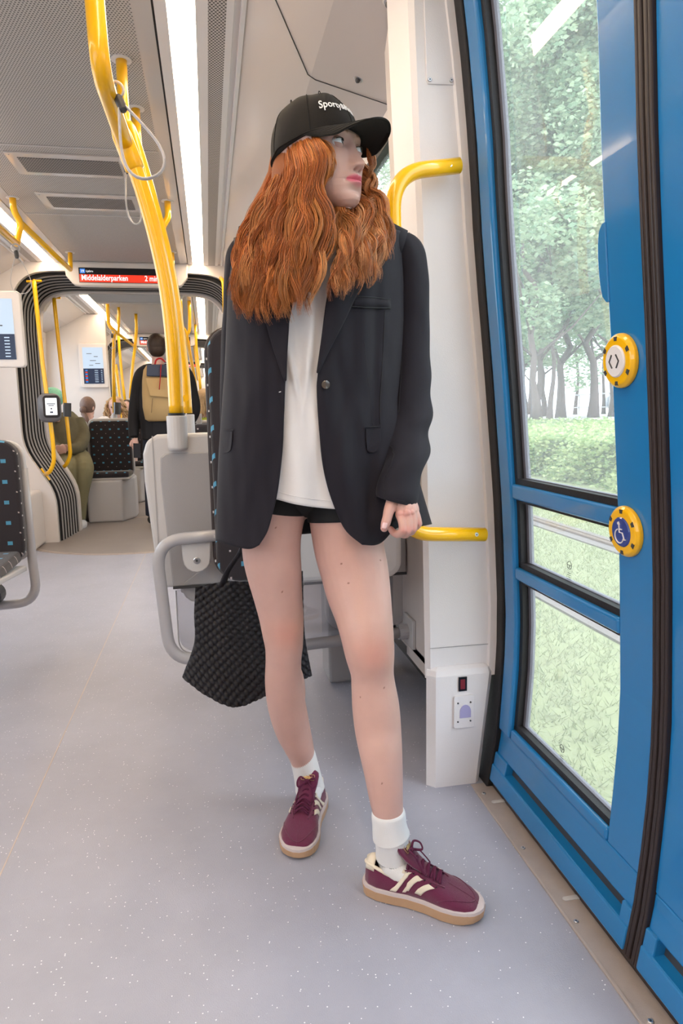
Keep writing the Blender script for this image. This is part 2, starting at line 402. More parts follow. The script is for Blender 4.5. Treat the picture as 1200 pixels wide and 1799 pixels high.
# later cars
for ci, (y0, y1) in enumerate(CARS[1:]):
    L = y1 - y0
    wall('wall_right', 1, y0, y1 + .1, [(y0 + .5, y0 + L * .5 - .1), (y0 + L * .5 + .1, y1 - .4)])
    wall('wall_left', -1, y0, y1 + .1, [(y0 + .5, y0 + L * .5 - .1), (y0 + L * .5 + .1, y1 - .4)])
b = MB(); b.box(-2, .8, 22, 22.1, -.05, 2.3); b.build('wall_far', 'offwhite', kind='structure')

# gangway openings: bulkheads, ribbed bellows, header signs
def opening(grow=0):
    h = [(.60, 0), (.60, .40), (.82, .78), (.82, 1.72)]
    pts = []
    full = h + [(.80, 1.90), (.72, 2.02), (.58, 2.075), (.30, 2.085), (0, 2.085)]
    pts = [np.array(p) for p in full]
    pts = fillet([(p[0], p[1]) for p in pts[:4]], .12, 4) + [p for p in smooth_path(pts[3:], 4)][1:]
    out = [(p[0] + grow * (1 if p[0] > .6 else p[0] / .6), p[1] + (grow if p[1] > 1.9 else 0)) for p in pts]
    return [(XC + x, z) for x, z in out] + [(XC - x, z) for x, z in reversed(out[:-1])]
OP = opening()
def bulkhead(y, name, m='offwhite', grow=0):
    inner = opening(grow); n = len(inner); outer = []
    for x, z in inner:
        s = 1 if x > XC + 1e-6 else (-1 if x < XC - 1e-6 else 0); d = abs(x - XC)
        if z < 1.75: outer.append((XC + s * 1.37, z))
        else:
            t = min(1, (z - 1.72) / .365); outer.append((XC + s * (1.37 if d > .75 else d / .75 * 1.37), 1.75 + .47 * t if d > .6 else 2.22))
    b = MB()
    rings = [[(x, y, z), (X, y, Z), (X, y + .05, Z), (x, y + .05, z)] for (x, z), (X, Z) in zip(inner, outer)]
    b.loft(rings); return b.build(name, m, kind='structure')
for gi, (ya, yb) in enumerate(((5.8, 6.42), (10.6, 11.2), (15.4, 16.0))):
    bulkhead(ya, 'wall_bulkhead', grow=.045); bulkhead(yb - .05, 'wall_bulkhead')
    g = thing('gangway_bellows', ['dark grey ribbed rubber bellows around the first gangway opening, behind the card reader', 'dark ribbed bellows framing the second gangway beyond the walking man', 'small dark ribbed bellows of the farthest gangway'][gi], 'bellows', (XC, ya, 0), 'gangway bellows')
    N = 7; dy = (yb - ya - .12) / N
    for k in range(N):
        y = ya + .07 + k * dy; rb = MB(); rings = []; r2_ = []
        for (x, z) in OP:
            s = np.array([x - XC, (z - 1.0) if z > 1.6 else 0]); s = s / (np.linalg.norm(s) + 1e-9)
            o_ = .045 * (1 - k / (N - 1)); q = lambda o, yy: (x + s[0] * (o + o_), yy, z + s[1] * (o + o_))
            rings.append([q(-.017, y), q(-.024, y + dy * .12), q(-.024, y + dy * .34), q(-.017, y + dy * .46)]); r2_.append([q(-.0165, y + .004), q(-.0165, y + dy * .9), q(.03, y + dy * .9), q(.03, y + .004)])
        rb.loft(rings); rb.build('rib', 'rib_l', g); MB().loft(r2_).build('fold', 'black', g)
    rb = MB(); rings = [[(x, ya + .05, z), (x, yb - .05, z), (x + (.06 if x > XC else -.06), yb - .05, z + (.05 if z > 1.9 else 0)), (x + (.06 if x > XC else -.06), ya + .05, z + (.05 if z > 1.9 else 0))] for x, z in OP]
    rings = [[(XC + (x - XC) * 1.07, y_, z + (.05 if z > 1.9 else 0)) for (x, y_, z) in r] for r in rings]
    rb.loft(rings); rb.build('backing', 'black', g)
    # light frame of the next car, seen through the opening
    fr = MB(); rings = [[(XC + (x - XC) * .985, yb - .07, z - (.012 if z > 1.9 else 0)), (XC + (x - XC) * .955, yb - .065, z - (.03 if z > 1.9 else 0)), (XC + (x - XC) * .955, yb + .02, z - (.03 if z > 1.9 else 0)), (XC + (x - XC) * 1.01, yb + .02, z)] for x, z in OP]
    fr.loft(rings); fr.build('end_frame', 'offwhite', g)
    b = MB(); b.box(XC - .68, XC + .68, ya + .05, yb - .05, -.05, -.002); b.build('floor', 'floor2', kind='structure')

def header_sign(y, lab, txt=True, sc=1):
    s = thing('destination_display', lab, 'display', (XC + .02, y, 2.05), 'destination displays')
    hw = MB(); cx = XC + .015
    hw.prism([(cx - .47, y - .015, 2.20), (cx - .46, y - .015, 2.09), (cx - .41, y - .015, 2.028), (cx - .36, y - .015, 2.015), (cx + .36, y - .015, 2.015), (cx + .41, y - .015, 2.028), (cx + .46, y - .015, 2.09), (cx + .47, y - .015, 2.20)], (0, .075, 0))
    hw.build('housing', 'offwhite', s, bevel=.012)
    e = y - .0165
    MB().box(cx - .362, cx + .362, e - .001, e + .01, 2.040, 2.152).build('screen', 'scr_black', s)
    r = MB().box(cx - .358, cx + .358, e - .003, e, 2.044, 2.101).build('red_band', 'scr_red', s)
    bl = MB().box(cx - .352, cx - .315, e - .003, e, 2.110, 2.143).build('blue_badge', 'scr_blue', s)
    if txt:
        text('Middelalderparken', 'lettering', .058, 'scr_white', s, (cx - .345, e - .0035, 2.058), (1, 0, 0), (0, 0, 1), sx=.80, bold=.0008)
        text('2 min', 'lettering', .058, 'scr_white', s, (cx + .13, e - .0035, 2.058), (1, 0, 0), (0, 0, 1), sx=.80, bold=.0008)
        text('19', 'lettering', .026, 'scr_white', s, (cx - .347, e - .0035, 2.117), (1, 0, 0), (0, 0, 1)); text('Ljabru', 'lettering', .021, 'scr_white', s, (cx - .308, e - .0035, 2.119), (1, 0, 0), (0, 0, 1))
    return s
header_sign(5.8, 'destination display above the nearest gangway, partly behind the thick yellow pole')
header_sign(10.6, 'small destination display above the second gangway, over the walking man\'s head')
header_sign(15.4, 'tiny red destination display above the farthest gangway')
MB().prism([(XC - .42, 6.40, 2.09), (XC - .33, 6.40, 1.99), (XC + .36, 6.40, 1.99), (XC + .45, 6.40, 2.09)], (0, .1, 0)).build('trim_2', 'lgrey', kind='structure', bevel=.008)

# cabinet in the left corner before the gangway
cb = thing('corner_cabinet', 'low cream cabinet with a screwed hatch left of the gangway', 'cabinet', (-1.6, 5.3, 0))
MB().box(-1.96, -1.33, 5.36, 5.8, 0, .44).build('body', 'offwhite', cb, bevel=.03, bseg=4)
MB().box(-1.62, -1.415, 5.345, 5.365, .09, .36).build('hatch', 'offwhite', cb, bevel=.004)
for q in ((-1.435, .335), (-1.435, .115)): screw('screw', cb, (q[0], 5.345, q[1]), (0, -1, 0), .006)

# ceiling air grilles
for k, (ya, yb, wl_) in enumerate(((3.56, 3.75, 'nearer'), (4.14, 4.33, 'farther'))):
    v = thing('ceiling_vent', f'dark perforated air grille in the ceiling, the {wl_} of the two', 'vent', (-.59, (ya + yb) / 2, 2.2), 'ceiling grilles')
    MB().box(-.86, -.32, ya - .05, yb + .05, 2.192, 2.2).build('plate', 'ceil_gloss', v, bevel=.002)
    MB().box(-.812, -.364, ya, yb, 2.1895, 2.193).build('grille', 'perf_vent', v)
    for q in (-.84, -.34): screw('screw', v, (q, ya - .03, 2.192), (0, 0, -1), .005)
v = MB(); v.box(-1.005, -.175, 3.42, 3.428, 2.196, 2.2); v.box(-1.005, -.175, 4.5, 4.508, 2.196, 2.2); v.build('panel_joint', 'lgrey', c0)
# small round sensors in the sloped ceiling
for k, (px, py, lb) in enumerate(((630, 137, 'small round chrome sensor in the sloped ceiling just above the cap'), (684, 3, 'small round chrome sensor in the sloped ceiling at the upper picture edge'))):
    y = PZ(px, py, 2.0)[1]; p = PX(px, py, .49); p[2] = np.interp(p[0], [.37, .63], [2.068, 1.962])
    p = PX(px, py, .49); t = (2.02 - 1) / (p[2] - 1); p = CC + (p - CC) * t
    s = thing('ceiling_sensor', lb, 'sensor', p, 'ceiling sensors'); n = np.array([-.38, 0, -.92])
    MB().tube([p + n * -.01, p + n * .004, p + n * .006], [.017, .017, .013], 20).build('ring', 'steel', s, smooth=False)
    MB().tube([p + n * .005, p + n * .012, p + n * .016], [.008, .007, .002], 14).build('lens', 'dark', s, smooth=True)

# ---------------------------------------------------------------- door pillar
pil = MB()
kz = lambda z: float(np.interp(z, [0, .9, 1.35, 2.2], [.082, .082, .0, .0]))
def pl(z): return float(np.interp(z, [0, .34, .372, 1.434, 1.93, 2.2], [.535, .53, .53, .511, .489, .48]))
rings = []
for z in np.linspace(.30, 2.1, 20):
    l, r = pl(z) + .004, xd(z) - .012
    k = kz(z); rings.append([(l + .012, 1.650, z), (r - .022, 1.648, z), (r - .018, 1.640, z), (r, 1.640, z), (r + .004, 1.70, z), (r, 1.80, z), (l - .01 + k, 1.80, z), (l, 1.662, z)])
pil.loft(rings)
pillar = pil.build('trim_3', 'white', kind='structure')
rings = []
for z, e in ((0, 0), (.31, 0), (.325, .004), (.333, .014)):
    l, r = .535 + e * .6, xd(z) - .02 - e; a = 1.632 + e
    rings.append([(l + .02, a, z), (r - .012, a, z), (r, a + .01, z), (r, 1.82, z), (l + .075, 1.82, z), (l, a + .02, z)])
MB().loft(rings).build('base_cover', 'white', pillar)
p0, p1 = P(748, -60, 1.648), P(802, 149, 1.648)
MB().prism([(x, 1.645, z) for x, z in [(P(747, 0, 1.648)[0] - .008, 2.05), (P(802, 0, 1.648)[0] - .008, 2.05), (P(803, 143, 1.648)[0], P(803, 143, 1.648)[2]), (P(800, 150, 1.648)[0], P(800, 150, 1.648)[2]), (P(752, 148, 1.648)[0], P(752, 148, 1.648)[2]), (P(749, 142, 1.648)[0], P(749, 142, 1.648)[2])]], (0, .01, 0)).build('cover_plate', 'white', pillar, bevel=.0015)
for q in ((755, 140), (793, 141)): screw('screw', pillar, P(q[0], q[1], 1.644), (0, -1, 0), .005)
h0, h1 = P(806, 1190, 1.63), P(820, 1213, 1.63)
MB().box(h0[0], h1[0], 1.628, 1.64, h1[2], h0[2]).build('socket_opening', 'scr_black', pillar)
MB().box(h0[0] + .004, h1[0] - .006, 1.6265, 1.629, h1[2] + .006, h0[2] - .006).build('socket_core', mat('dull_red_plastic', srgb(120, 30, 45), .4), pillar)
a, c = P(797, 1223, 1.63), P(832, 1276, 1.63); cx_, cz_ = (a[0] + c[0]) / 2, (a[2] + c[2]) / 2
pp = MB().prism([(x, 1.626, z) for x, z in rrect(c[0] - a[0], a[2] - c[2], .006, 4, cx_, cz_)], (0, .008, 0)).build('sensor_plate', 'white', pillar, bevel=.001)
w, h = .031, .040
arch = [(cx_ + .003 - w / 2, cz_ - h * .4), (cx_ + .003 + w / 2, cz_ - h * .4)] + [(cx_ + .003 + w / 2 * math.cos(q), cz_ + .0 + h * .5 * math.sin(q)) for q in np.linspace(0, PI, 14)]
MB().prism([(x, 1.6245, z) for x, z in arch], (0, .003, 0)).build('sensor_window', mat('lilac_lens', srgb(165, 160, 200), .3), pillar)
for dx in (-1, 1):
    for dz in (-1, 1): screw('screw', pillar, (cx_ + dx * .0175, 1.626, cz_ + dz * .026), (0, -1, 0), .0024, 'dark')
# tan/cream return behind the pillar up to the window
rings = []
for z in np.linspace(.16, 2.0, 10):
    l = pl(z); k = kz(z); rings.append([(l + .004 + k, 1.80, z), (min(.646, l + .045 + k), 2.02 - k, z), (.648 - .02 * max(0, z - 1) , 2.22, z), (.69, 2.22, z), (.69, 1.80, z)])
MB().loft(rings).build('trim_4', 'offwhite', kind='structure')
q0, q1 = P(702, 352, 1.9), P(733, 352, 1.9)
MB().box(q0[0] + .0, q1[0] - .003, 1.86, 1.90, 0.95, q0[2]).build('trim_5', 'tan', kind='structure', bevel=.004)
# black rubber between pillar and door
b = MB(); curved(b, 1.605, 1.668, 0, 2.05, -.012, .03, 16); b.build('trim_6', 'black', kind='structure', bevel=.004)

# ---------------------------------------------------------------- sill
sill = MB().box(.652, .712, .0, 1.625, -.05, .002).build('trim_7', 'sill', kind='structure')
MB().box(.650, .656, .0, 1.60, 0, .005).build('edge_bead', 'sill', sill, bevel=.001)
for (px, py) in ((873, 1408), (1000, 1578)):
    p = PZ(px, py, .003); MB().prism([(p[0] + x - .0, p[1] + y, .0024) for x, y in rrect(.052, .012, .0055, 4, .012, 0)], (0, 0, .0012)).build('drain_slot', 'lgrey', sill)
for (px, py) in ((850, 1394), (919, 1490), (1012, 1619), (1143, 1795)):
    p = PZ(px, py, .002); screw('screw', sill, (p[0], p[1], .002), (0, 0, 1), .0052)
b = MB(); b.box(.706, .745, .30, 1.66, -.05, .022); b.build('trim_8', 'brownblack', kind='structure')

# ---------------------------------------------------------------- sliding doors
def door(name, ys, ye, lab):
    """leaf from the meeting seal (ys) to the outer edge (ye); opening for three panes"""
    s = 1 if ye > ys else -1
    Yv = lambda d: ys + s * d
    def cu(b, a, c, *r, **k): y0, y1 = sorted((Yv(a), Yv(c))); curved(b, y0, y1, *r, **k)
    WD = abs(ye - ys)
    d = MB(); cu(d, .0, .107, .165, 2.03, 0, .035, n=18)                      # inner stile (blank)
    b2 = MB()
    leaf = d.build(name, 'blue', kind='structure', bevel=.003)
    o0, o1 = .107, WD - .062
    for nm, args in (('outer_stile', (o1, WD, .165, 2.03, -.008, .035)), ('top_rail', (o0, o1, 1.93, 2.03, 0, .035)), ('rail', (o0 - .002, o1 + .006, .785, .823, -.004, .033)),
                     ('rail', (o0 - .002, o1 + .006, .583, .615, -.004, .033)), ('bottom_rail', (o0, o1, .165, .192, -.004, .035))):
        q = MB(); cu(q, *args, n=18 if nm == 'outer_stile' else 3); q.build(nm, 'blue', leaf, bevel=.007, bseg=3)
    # rounded lip around the panes
    for zb, zt in ((.823, 1.93), (.615, .785), (.192, .583)):
        gk = MB()
        for a, c, e, f in ((o0, o0 + .006, zb, zt), (o1 - .016, o1, zb, zt)): cu(gk, a, c, e, f, .006, .036, n=10)
        for e, f in ((zb, zb + .014), (zt - .006, zt)): cu(gk, o0, o1, e, f, .006, .036, n=2)
        gk.build('gasket', 'black', leaf)
        gg = MB(); cu(gg, o1 - .028, o1 - .014, zb + .006, zt, .022, .034, n=10); cu(gg, o0, o1 - .014, zb + .010, zb + .016, .022, .034, n=2)
        gg.build('glazing_edge', 'glaze', leaf)
        # pane with rounded corners
        ya, yb2 = o0 + .002, o1 - .02; R = .022; pts = []
        for (cy, cz, sy_, sz_) in ((ya + R, zb + .012 + R, -1, -1), (yb2 - R, zb + .012 + R, 1, -1), (yb2 - R, zt - R, 1, 1), (ya + R, zt - R, -1, 1)): pass
        gl = MB(); rows = []
        zz = np.linspace(zb + .008, zt, 14)
        for z in zz: rows.append([(xd(z) + .028, Yv(ya), z), (xd(z) + .028, Yv(yb2), z)])
        gl.loft(rows, closed=False, caps=False); gl.build('glass_pane', 'glass', leaf, smooth=True)
        # corner fillets in the rubber
        for (yy, z_, sy_, sz_) in ((ya, zb + .010, 1, 1), (yb2 + .004, zb + .010, -1, 1), (ya, zt - .004, 1, -1), (yb2 + .004, zt - .004, -1, -1)):
            pts = [(yy, z_)] + [(yy + sy_ * R * (1 - math.cos(a)), z_ + sz_ * R * (1 - math.sin(a))) for a in np.linspace(0, PI / 2, 7)]
            x = xd(z_) + .024
            MB().prism([(x, Yv(u), v) for u, v in pts], (.005, 0, 0)).build('corner_fillet', 'black', leaf)
    # foot of the door: ledge, recessed slot, kick strip
    q = MB(); cu(q, 0, WD, .098, .165, 0, .035, n=3); q.build('foot_rail', 'blue', leaf, bevel=.004)
    q = MB(); cu(q, 0, WD, .024, .070, -.010, .035, n=3); q.build('kick_strip', 'blue', leaf, bevel=.004)
    q = MB(); cu(q, .03, WD - .05, .070, .098, .016, .03, n=2); q.build('slot', 'dark', leaf)
    for a, c in ((0, .03), (WD - .07, WD)):
        q = MB(); cu(q, a, c, .066, .102, -.006, .03, n=2); q.build('slot_end', 'blue', leaf, bevel=.003)
    # meeting seal
    for off, w_ in ((-.018, .010), (-.008, .008)):
        q = MB(); cu(q, off, off + w_, .02, 2.03, -.008, .03, n=20); q.build('seal', 'brownblack', leaf, bevel=.003)
    return leaf
d1 = door('door_1', 1.0, 1.603, '')
d2 = door('door_2', .960, .357, '')
# small maker's marks etched on the lower panes
for (px, py, r_) in ((1001, 993, .0088), (988, 1315, .0088)):
    p = PD(px, py, .027); e = d1; x = p[0] - .0008
    ring = [(x, p[1] + r_ * math.cos(a), p[2] + r_ * math.sin(a)) for a in np.linspace(0, 2 * PI, 25)]
    MB().tube(ring, .0007, 5).tube([(x, p[1] - r_, p[2]), (x, p[1] + r_, p[2])], .0007, 5).tube([(x, p[1], p[2]), (x, p[1], p[2] - r_ * .8)], .0007, 5).build('etched_mark', 'dark', d1)
    for k, wd in enumerate((.012, .016, .012, .018)):
        MB().box(x - .0002, x + .0002, p[1] - wd / 2, p[1] + wd / 2, p[2] - .018 - k * .0045, p[2] - .017 - k * .0045).build('etched_line', 'dark', d1)
# finger guard on the pane edge
rings = []
for z in np.linspace(PD(1058, 393)[2], PD(1066, 532)[2], 12):
    t = (z - PD(1066, 532)[2]) / (PD(1058, 393)[2] - PD(1066, 532)[2]); k = math.sin(max(.0, min(1, t)) * PI) ** .35
    rings.append([(xd(z) - .003, 1.100, z), (xd(z) - .003, 1.109 + .018 * k, z), (xd(z) + .006, 1.109 + .018 * k, z), (xd(z) + .006, 1.100, z)])
MB().loft(rings).build('finger_guard', 'blue', d1, bevel=.002)

def push_button(px, py, sym):
    p = PD(px, py); z = p[2]; y = p[1] + .006; n = np.array([-1, 0, -(xd(z + .01) - xd(z - .01)) / .02 * -1]); n = np.array([-1, 0, (xd(z + .01) - xd(z - .01)) / .02]); n /= np.linalg.norm(n)
    c = np.array([xd(z), y, z]); up = np.array([n[2] * 1, 0, -n[0]]); up /= np.linalg.norm(up); sd = np.array([0, -1, 0.])
    def disc(r_, h0, h1, rim=.002): return MB().tube([c + n * h0, c + n * (h1 - rim), c + n * h1], [r_, r_, r_ - rim], 36, up=up)
    bt = disc(.046, 0, .013, .006).build('button_ring', 'yellow', d1, smooth=False, bevel=.002)
    if sym == 'open':
        disc(.027, .012, .0165, .002).build('button_face', 'white', bt)
        for s in (-1, 1):
            MB().tube([c + n * .017 + sd * s * .006 + up * .011, c + n * .017 + sd * s * .0135, c + n * .017 + sd * s * .006 - up * .011], .0014, 6).build('arrow', 'dark', bt)
    else:
        disc(.027, .012, .0155, .002).build('button_face', mat('blue_button', srgb(38, 62, 140), .25, coat=.6), bt)
        q = lambda u, v: c + n * .0165 + sd * u + up * v
        w = MB(); w.tube([q(-.002, .016), q(-.001, .0165)], .0032, 10)
        w.tube([q(-.0015, .013), q(-.001, 0), q(.008, 0), q(.013, -.012), q(.017, -.011)], .0013, 6)
        w.tube([q(-.001, .006), q(.007, .006)], .0011, 6)
        w.tube([q(-.001 + .0125 * math.cos(a) - .001, -.007 + .0125 * math.sin(a)) for a in np.linspace(1.9, 6.0, 20)], .0012, 6)
        w.build('wheelchair_symbol', 'scr_white' if 0 else 'white', bt)
    for k in range(6):
        a = k * PI / 3 + .5; d_ = sd * math.cos(a) + up * math.sin(a); t_ = np.cross(n, d_)
        o = c + d_ * .0365 + n * .0125
        MB().prism([o - t_ * .0035 - d_ * .003, o + t_ * .0035 - d_ * .003, o + t_ * .0045 + d_ * .004, o - t_ * .0045 + d_ * .004], n * .0012).build('raised_mark', 'dark', bt)
push_button(1098, 633, 'open'); push_button(1107, 934, 'wheel')

# ================================================================== OUTSIDE
def leaf_mat(name, a, b_):
    m = mat(name, a, .6); nt = m.node_tree; b = nt.nodes['Principled BSDF']
    oi = nd(nt, 'ShaderNodeNewGeometry'); r = nd(nt, 'ShaderNodeMix', data_type='RGBA'); r.inputs[6].default_value = (*a, 1); r.inputs[7].default_value = (*b_, 1)
    nt.links.new(oi.outputs['Random Per Island'], r.inputs[0]); nt.links.new(r.outputs[2], b.inputs['Base Color'])
    tl = nd(nt, 'ShaderNodeBsdfTranslucent'); nt.links.new(r.outputs[2], tl.inputs[0])
    mx = nd(nt, 'ShaderNodeMixShader'); mx.inputs[0].default_value = .45; nt.links.new(b.outputs[0], mx.inputs[1]); nt.links.new(tl.outputs[0], mx.inputs[2])
    nt.links.new(mx.outputs[0], nt.nodes['Material Output'].inputs[0]); return m
MT['leaf'] = leaf_mat('tree_leaves', (.20, .32, .19), (.50, .58, .38))
MT['leaf2'] = leaf_mat('hedge_leaves', (.22, .33, .12), (.60, .66, .32))
MT['grass'] = mat('grass', (.25, .265, .13), .9, bump=1, bscale=30, var=.3, vscale=6)
MT['blade'] = leaf_mat('grass_blades', (.20, .24, .10), (.36, .36, .20))
MT['bark'] = mat('bark', (.16, .12, .11), .9, bump=1, bscale=12, var=.3, vscale=8)
MT['paving'] = mat('pale_paving', (.62, .58, .55), .8, var=.1, vscale=2)
MT['ballast'] = mat('rail_concrete', (.17, .14, .125), .9, bump=1, bscale=20, var=.2, vscale=4)
MT['rail'] = mat('rusty_rail', (.20, .13, .10), .5, metal=.4)
b = MB(); b.box(.9, 7.0, -30, 60, -.6, -.36); b.build('ground', 'grass', kind='structure')
b = MB(); b.box(-40, .9, -30, 60, -.7, -.45); b.build('ground', 'paving', kind='structure')
b = MB(); b.prism([(7.0, -30, -.4), (12.6, -30, .62), (40, -30, .80), (90, -30, 1.2), (90, -30, -.7), (7, -30, -.7)], (0, 150, 0)); b.build('ground', 'paving', kind='structure')
tr = thing('tram_track', 'pair of grooved rails set in grass beside the tram, seen through the lower door panes', 'track', (3.1, 3, -.36))
for x in (2.45, 3.88):
    MB().box(x - .16, x + .20, -30, 60, -.362, -.345).build('concrete_strip', 'ballast', tr)
    MB().box(x - .035, x + .035, -30, 60, -.362, -.325).box(x + .07, x + .09, -30, 60, -.362, -.330).build('rail', 'rail', tr)
# grass tufts near the tram
def scatter_blades(n, x0, x1, y0, y1, z, h):
    vs = []; fs = []
    for i in range(n):
        x, y = rng.uniform(x0, x1), rng.uniform(y0, y1)
        if any(abs(x - q) < .2 for q in (2.45, 3.88)): continue
        a = rng.uniform(0, 2 * PI); hh = h * rng.uniform(.5, 1.3); w = .0035; dx, dy = math.cos(a) * w, math.sin(a) * w; lx, ly = rng.normal(0, .03, 2)
        k = len(vs); vs += [(x - dx, y - dy, z), (x + dx, y + dy, z), (x + lx, y + ly, z + hh)]; fs.append((k, k + 1, k + 2))
    return vs, fs
vs, fs = scatter_blades(60000, 1.0, 5.5, 1.0, 9, -.362, .035)
me = D.meshes.new('grass_blades'); me.from_pydata(vs, [], fs); o = link('grass', me, 'blade', kind='stuff'); tag(o, 'short pale green grass between and beside the rails', 'grass')
def leaf_cloud(n, fn, size):
    vs = np.zeros((n * 4, 3)); 
    for i in range(n):
        c, r_ = fn(); q = rng.normal(size=3); q /= np.linalg.norm(q); u = np.cross(q, [0, 0, 1.]); u /= np.linalg.norm(u) + 1e-6; w = np.cross(q, u); s = size * rng.uniform(.5, 1.3)
        c = np.array(c); vs[i * 4:i * 4 + 4] = [c - u * s, c - w * s * .55, c + u * s, c + w * s * .55]
    return vs, [(4 * i, 4 * i + 1, 4 * i + 2, 4 * i + 3) for i in range(n)]
def mk(vs, fs, name): me = D.meshes.new(name); me.from_pydata([tuple(v) for v in vs], [], fs); return me
# hedge: rounded box, leaves densest near its surface
hd = thing('hedge', 'long clipped green hedge across the middle of the door window', 'hedge', (8.6, 10, -.3))
b = MB(); b.prism([(6.75, -4, -.4), (6.7, -4, .38), (7.0, -4, .50), (11.8, -4, .66), (11.8, -4, -.4)], (0, 50, 0)); b.build('twiggy_core', mat('hedge_core', (.10, .14, .05), .9), hd)
def hf():
    y = rng.uniform(-3, 34) if rng.random() < .5 else rng.uniform(2, 17)
    if rng.random() < .55: z = rng.uniform(-.38, .52); return (6.7 + .10 * rng.normal() + .15 * max(0, z - .3) + .10 * math.sin(y * 3.1 + z * 4), y, z), 0
    x = rng.uniform(6.7, 11.8); return (x, y, .47 + (x - 7) * .034 + .05 * abs(rng.normal()) + .03 * math.sin(x * 5 + y * 3)), 0
vs, fs = leaf_cloud(42000, hf, .055); me = mk(vs, fs, 'hedge_leaves'); o = link('foliage', me, 'leaf2', hd); o['kind'] = 'stuff'
# trees
def crown_mesh(name, n, R, H, seed, size):
    rr = np.random.default_rng(seed); blobs = [(rr.uniform(-R, R) * .75, rr.uniform(-R, R) * .75, rr.uniform(0, H), rr.uniform(.35, .75) * R * .6) for _ in range(40)]
    def f():
        bx = blobs[int(rng.integers(len(blobs)))]; q = rng.normal(size=3); q /= np.linalg.norm(q); r_ = bx[3] * rng.uniform(.55, 1.08)
        return (bx[0] + q[0] * r_, bx[1] + q[1] * r_, bx[2] + q[2] * r_ * .8), 0
    vs, fs = leaf_cloud(n, f, size); return mk(vs, fs, name)
crowns = [crown_mesh('crown', 21000, 3.4, 15, 1, .11), crown_mesh('crown', 19000, 3.0, 14, 2, .11), crown_mesh('crown', 15000, 2.6, 12, 5, .10)]
for m_ in crowns: m_.materials.append(MT['leaf'])
def trunk_mesh(r_, h, seed):
    rr = np.random.default_rng(seed); b = MB(); n = 9; pts = [(.06 * k * rr.normal() * .5, .06 * k * rr.normal() * .5, h * k / (n - 1)) for k in range(n)]
    b.tube(pts, [r_ * (1.5 if k == 0 else 1.08 if k == 1 else 1 - .06 * k) for k in range(n)], 10)
    for k in range(7):
        i = int(rr.integers(3, n - 1)); a = rr.uniform(0, 2 * PI); p = np.array(pts[i]); L = rr.uniform(1.5, 3)
        b.tube([p, p + [math.cos(a) * L * .5, math.sin(a) * L * .5, L * .4], p + [math.cos(a) * L, math.sin(a) * L, L]], [r_ * .4, r_ * .25, r_ * .08], 6)
    me = b.mesh('trunk'); me.materials.append(MT['bark']); me.polygons.foreach_set('use_smooth', [True] * len(me.polygons)); return me
trunks = [trunk_mesh(.17, 6, 3), trunk_mesh(.13, 6, 4), trunk_mesh(.09, 6, 8)]
TREES = [(1042, 735, 15.5, 0, 0, 3.1, 'broad-trunked tree whose bare trunk stands at the right of the door window'), (945, 748, 12.8, 1, 1, 2.9, 'leafy tree with a slim dark trunk at the left of the door window'),
         (985, 740, 15.0, 0, 0, 3.0, 'tree with a thick dark trunk in the middle of the door window'), (965, 747, 12.9, 2, 2, 2.6, 'thin leaning young tree between two thicker trunks'),
         (915, 740, 15.4, 1, 0, 2.8, 'leafy tree half hidden by the left edge of the door window'), (1075, 738, 17.0, 1, 1, 3.1, 'tree cut by the right edge of the door window'),
         (1140, 735, 15.0, 0, 0, 3.2, None), (1010, 737, 21.0, 0, 2, 3.3, 'far leafy tree behind the thick middle trunk'), (930, 738, 22.0, 1, 1, 3.0, 'far pale leafy tree behind the slim trunk'),
         (1060, 737, 22.5, 0, 2, 3.0, 'far leafy tree behind the bare broad trunk')]
for px, py, X0, ci, ti, zc, lb in TREES:
    p = PX(px, py, X0); gz = np.interp(X0, [7, 12.6, 40], [-.4, .62, .80])
    t = thing('tree', lb or 'leafy tree hidden behind the blue door stile', 'tree', (p[0], p[1], gz), 'street trees outside')
    c = link('foliage', crowns[ci], None, t); c.parent = t; c.matrix_parent_inverse = Matrix.Identity(4); c.location = (0, 0, zc); c.rotation_euler = (0, 0, px * .37); c['kind'] = 'stuff'
    c = link('trunk', trunks[ti], None, t); c.matrix_parent_inverse = Matrix.Identity(4); c.location = (0, 0, 0); c.rotation_euler = (0, 0, px * .7)
for k, (x, y, ci) in enumerate([(11, 22, 0), (10, 29, 1), (13, 27, 0), (17, 33, 1), (12, 38, 0), (14, -2, 0), (13, 2.5, 1), (22, 26, 0)]):
    t = thing('tree', 'dense leafy tree further along the street, beyond the side windows', 'tree', (x, y, .5), 'trees farther along the street')
    c = link('foliage', crowns[ci], None, t); c.matrix_parent_inverse = Matrix.Identity(4); c.location = (0, 0, 2.2); c.rotation_euler = (0, 0, k); c['kind'] = 'stuff'
    c = link('trunk', trunks[1], None, t); c.matrix_parent_inverse = Matrix.Identity(4)
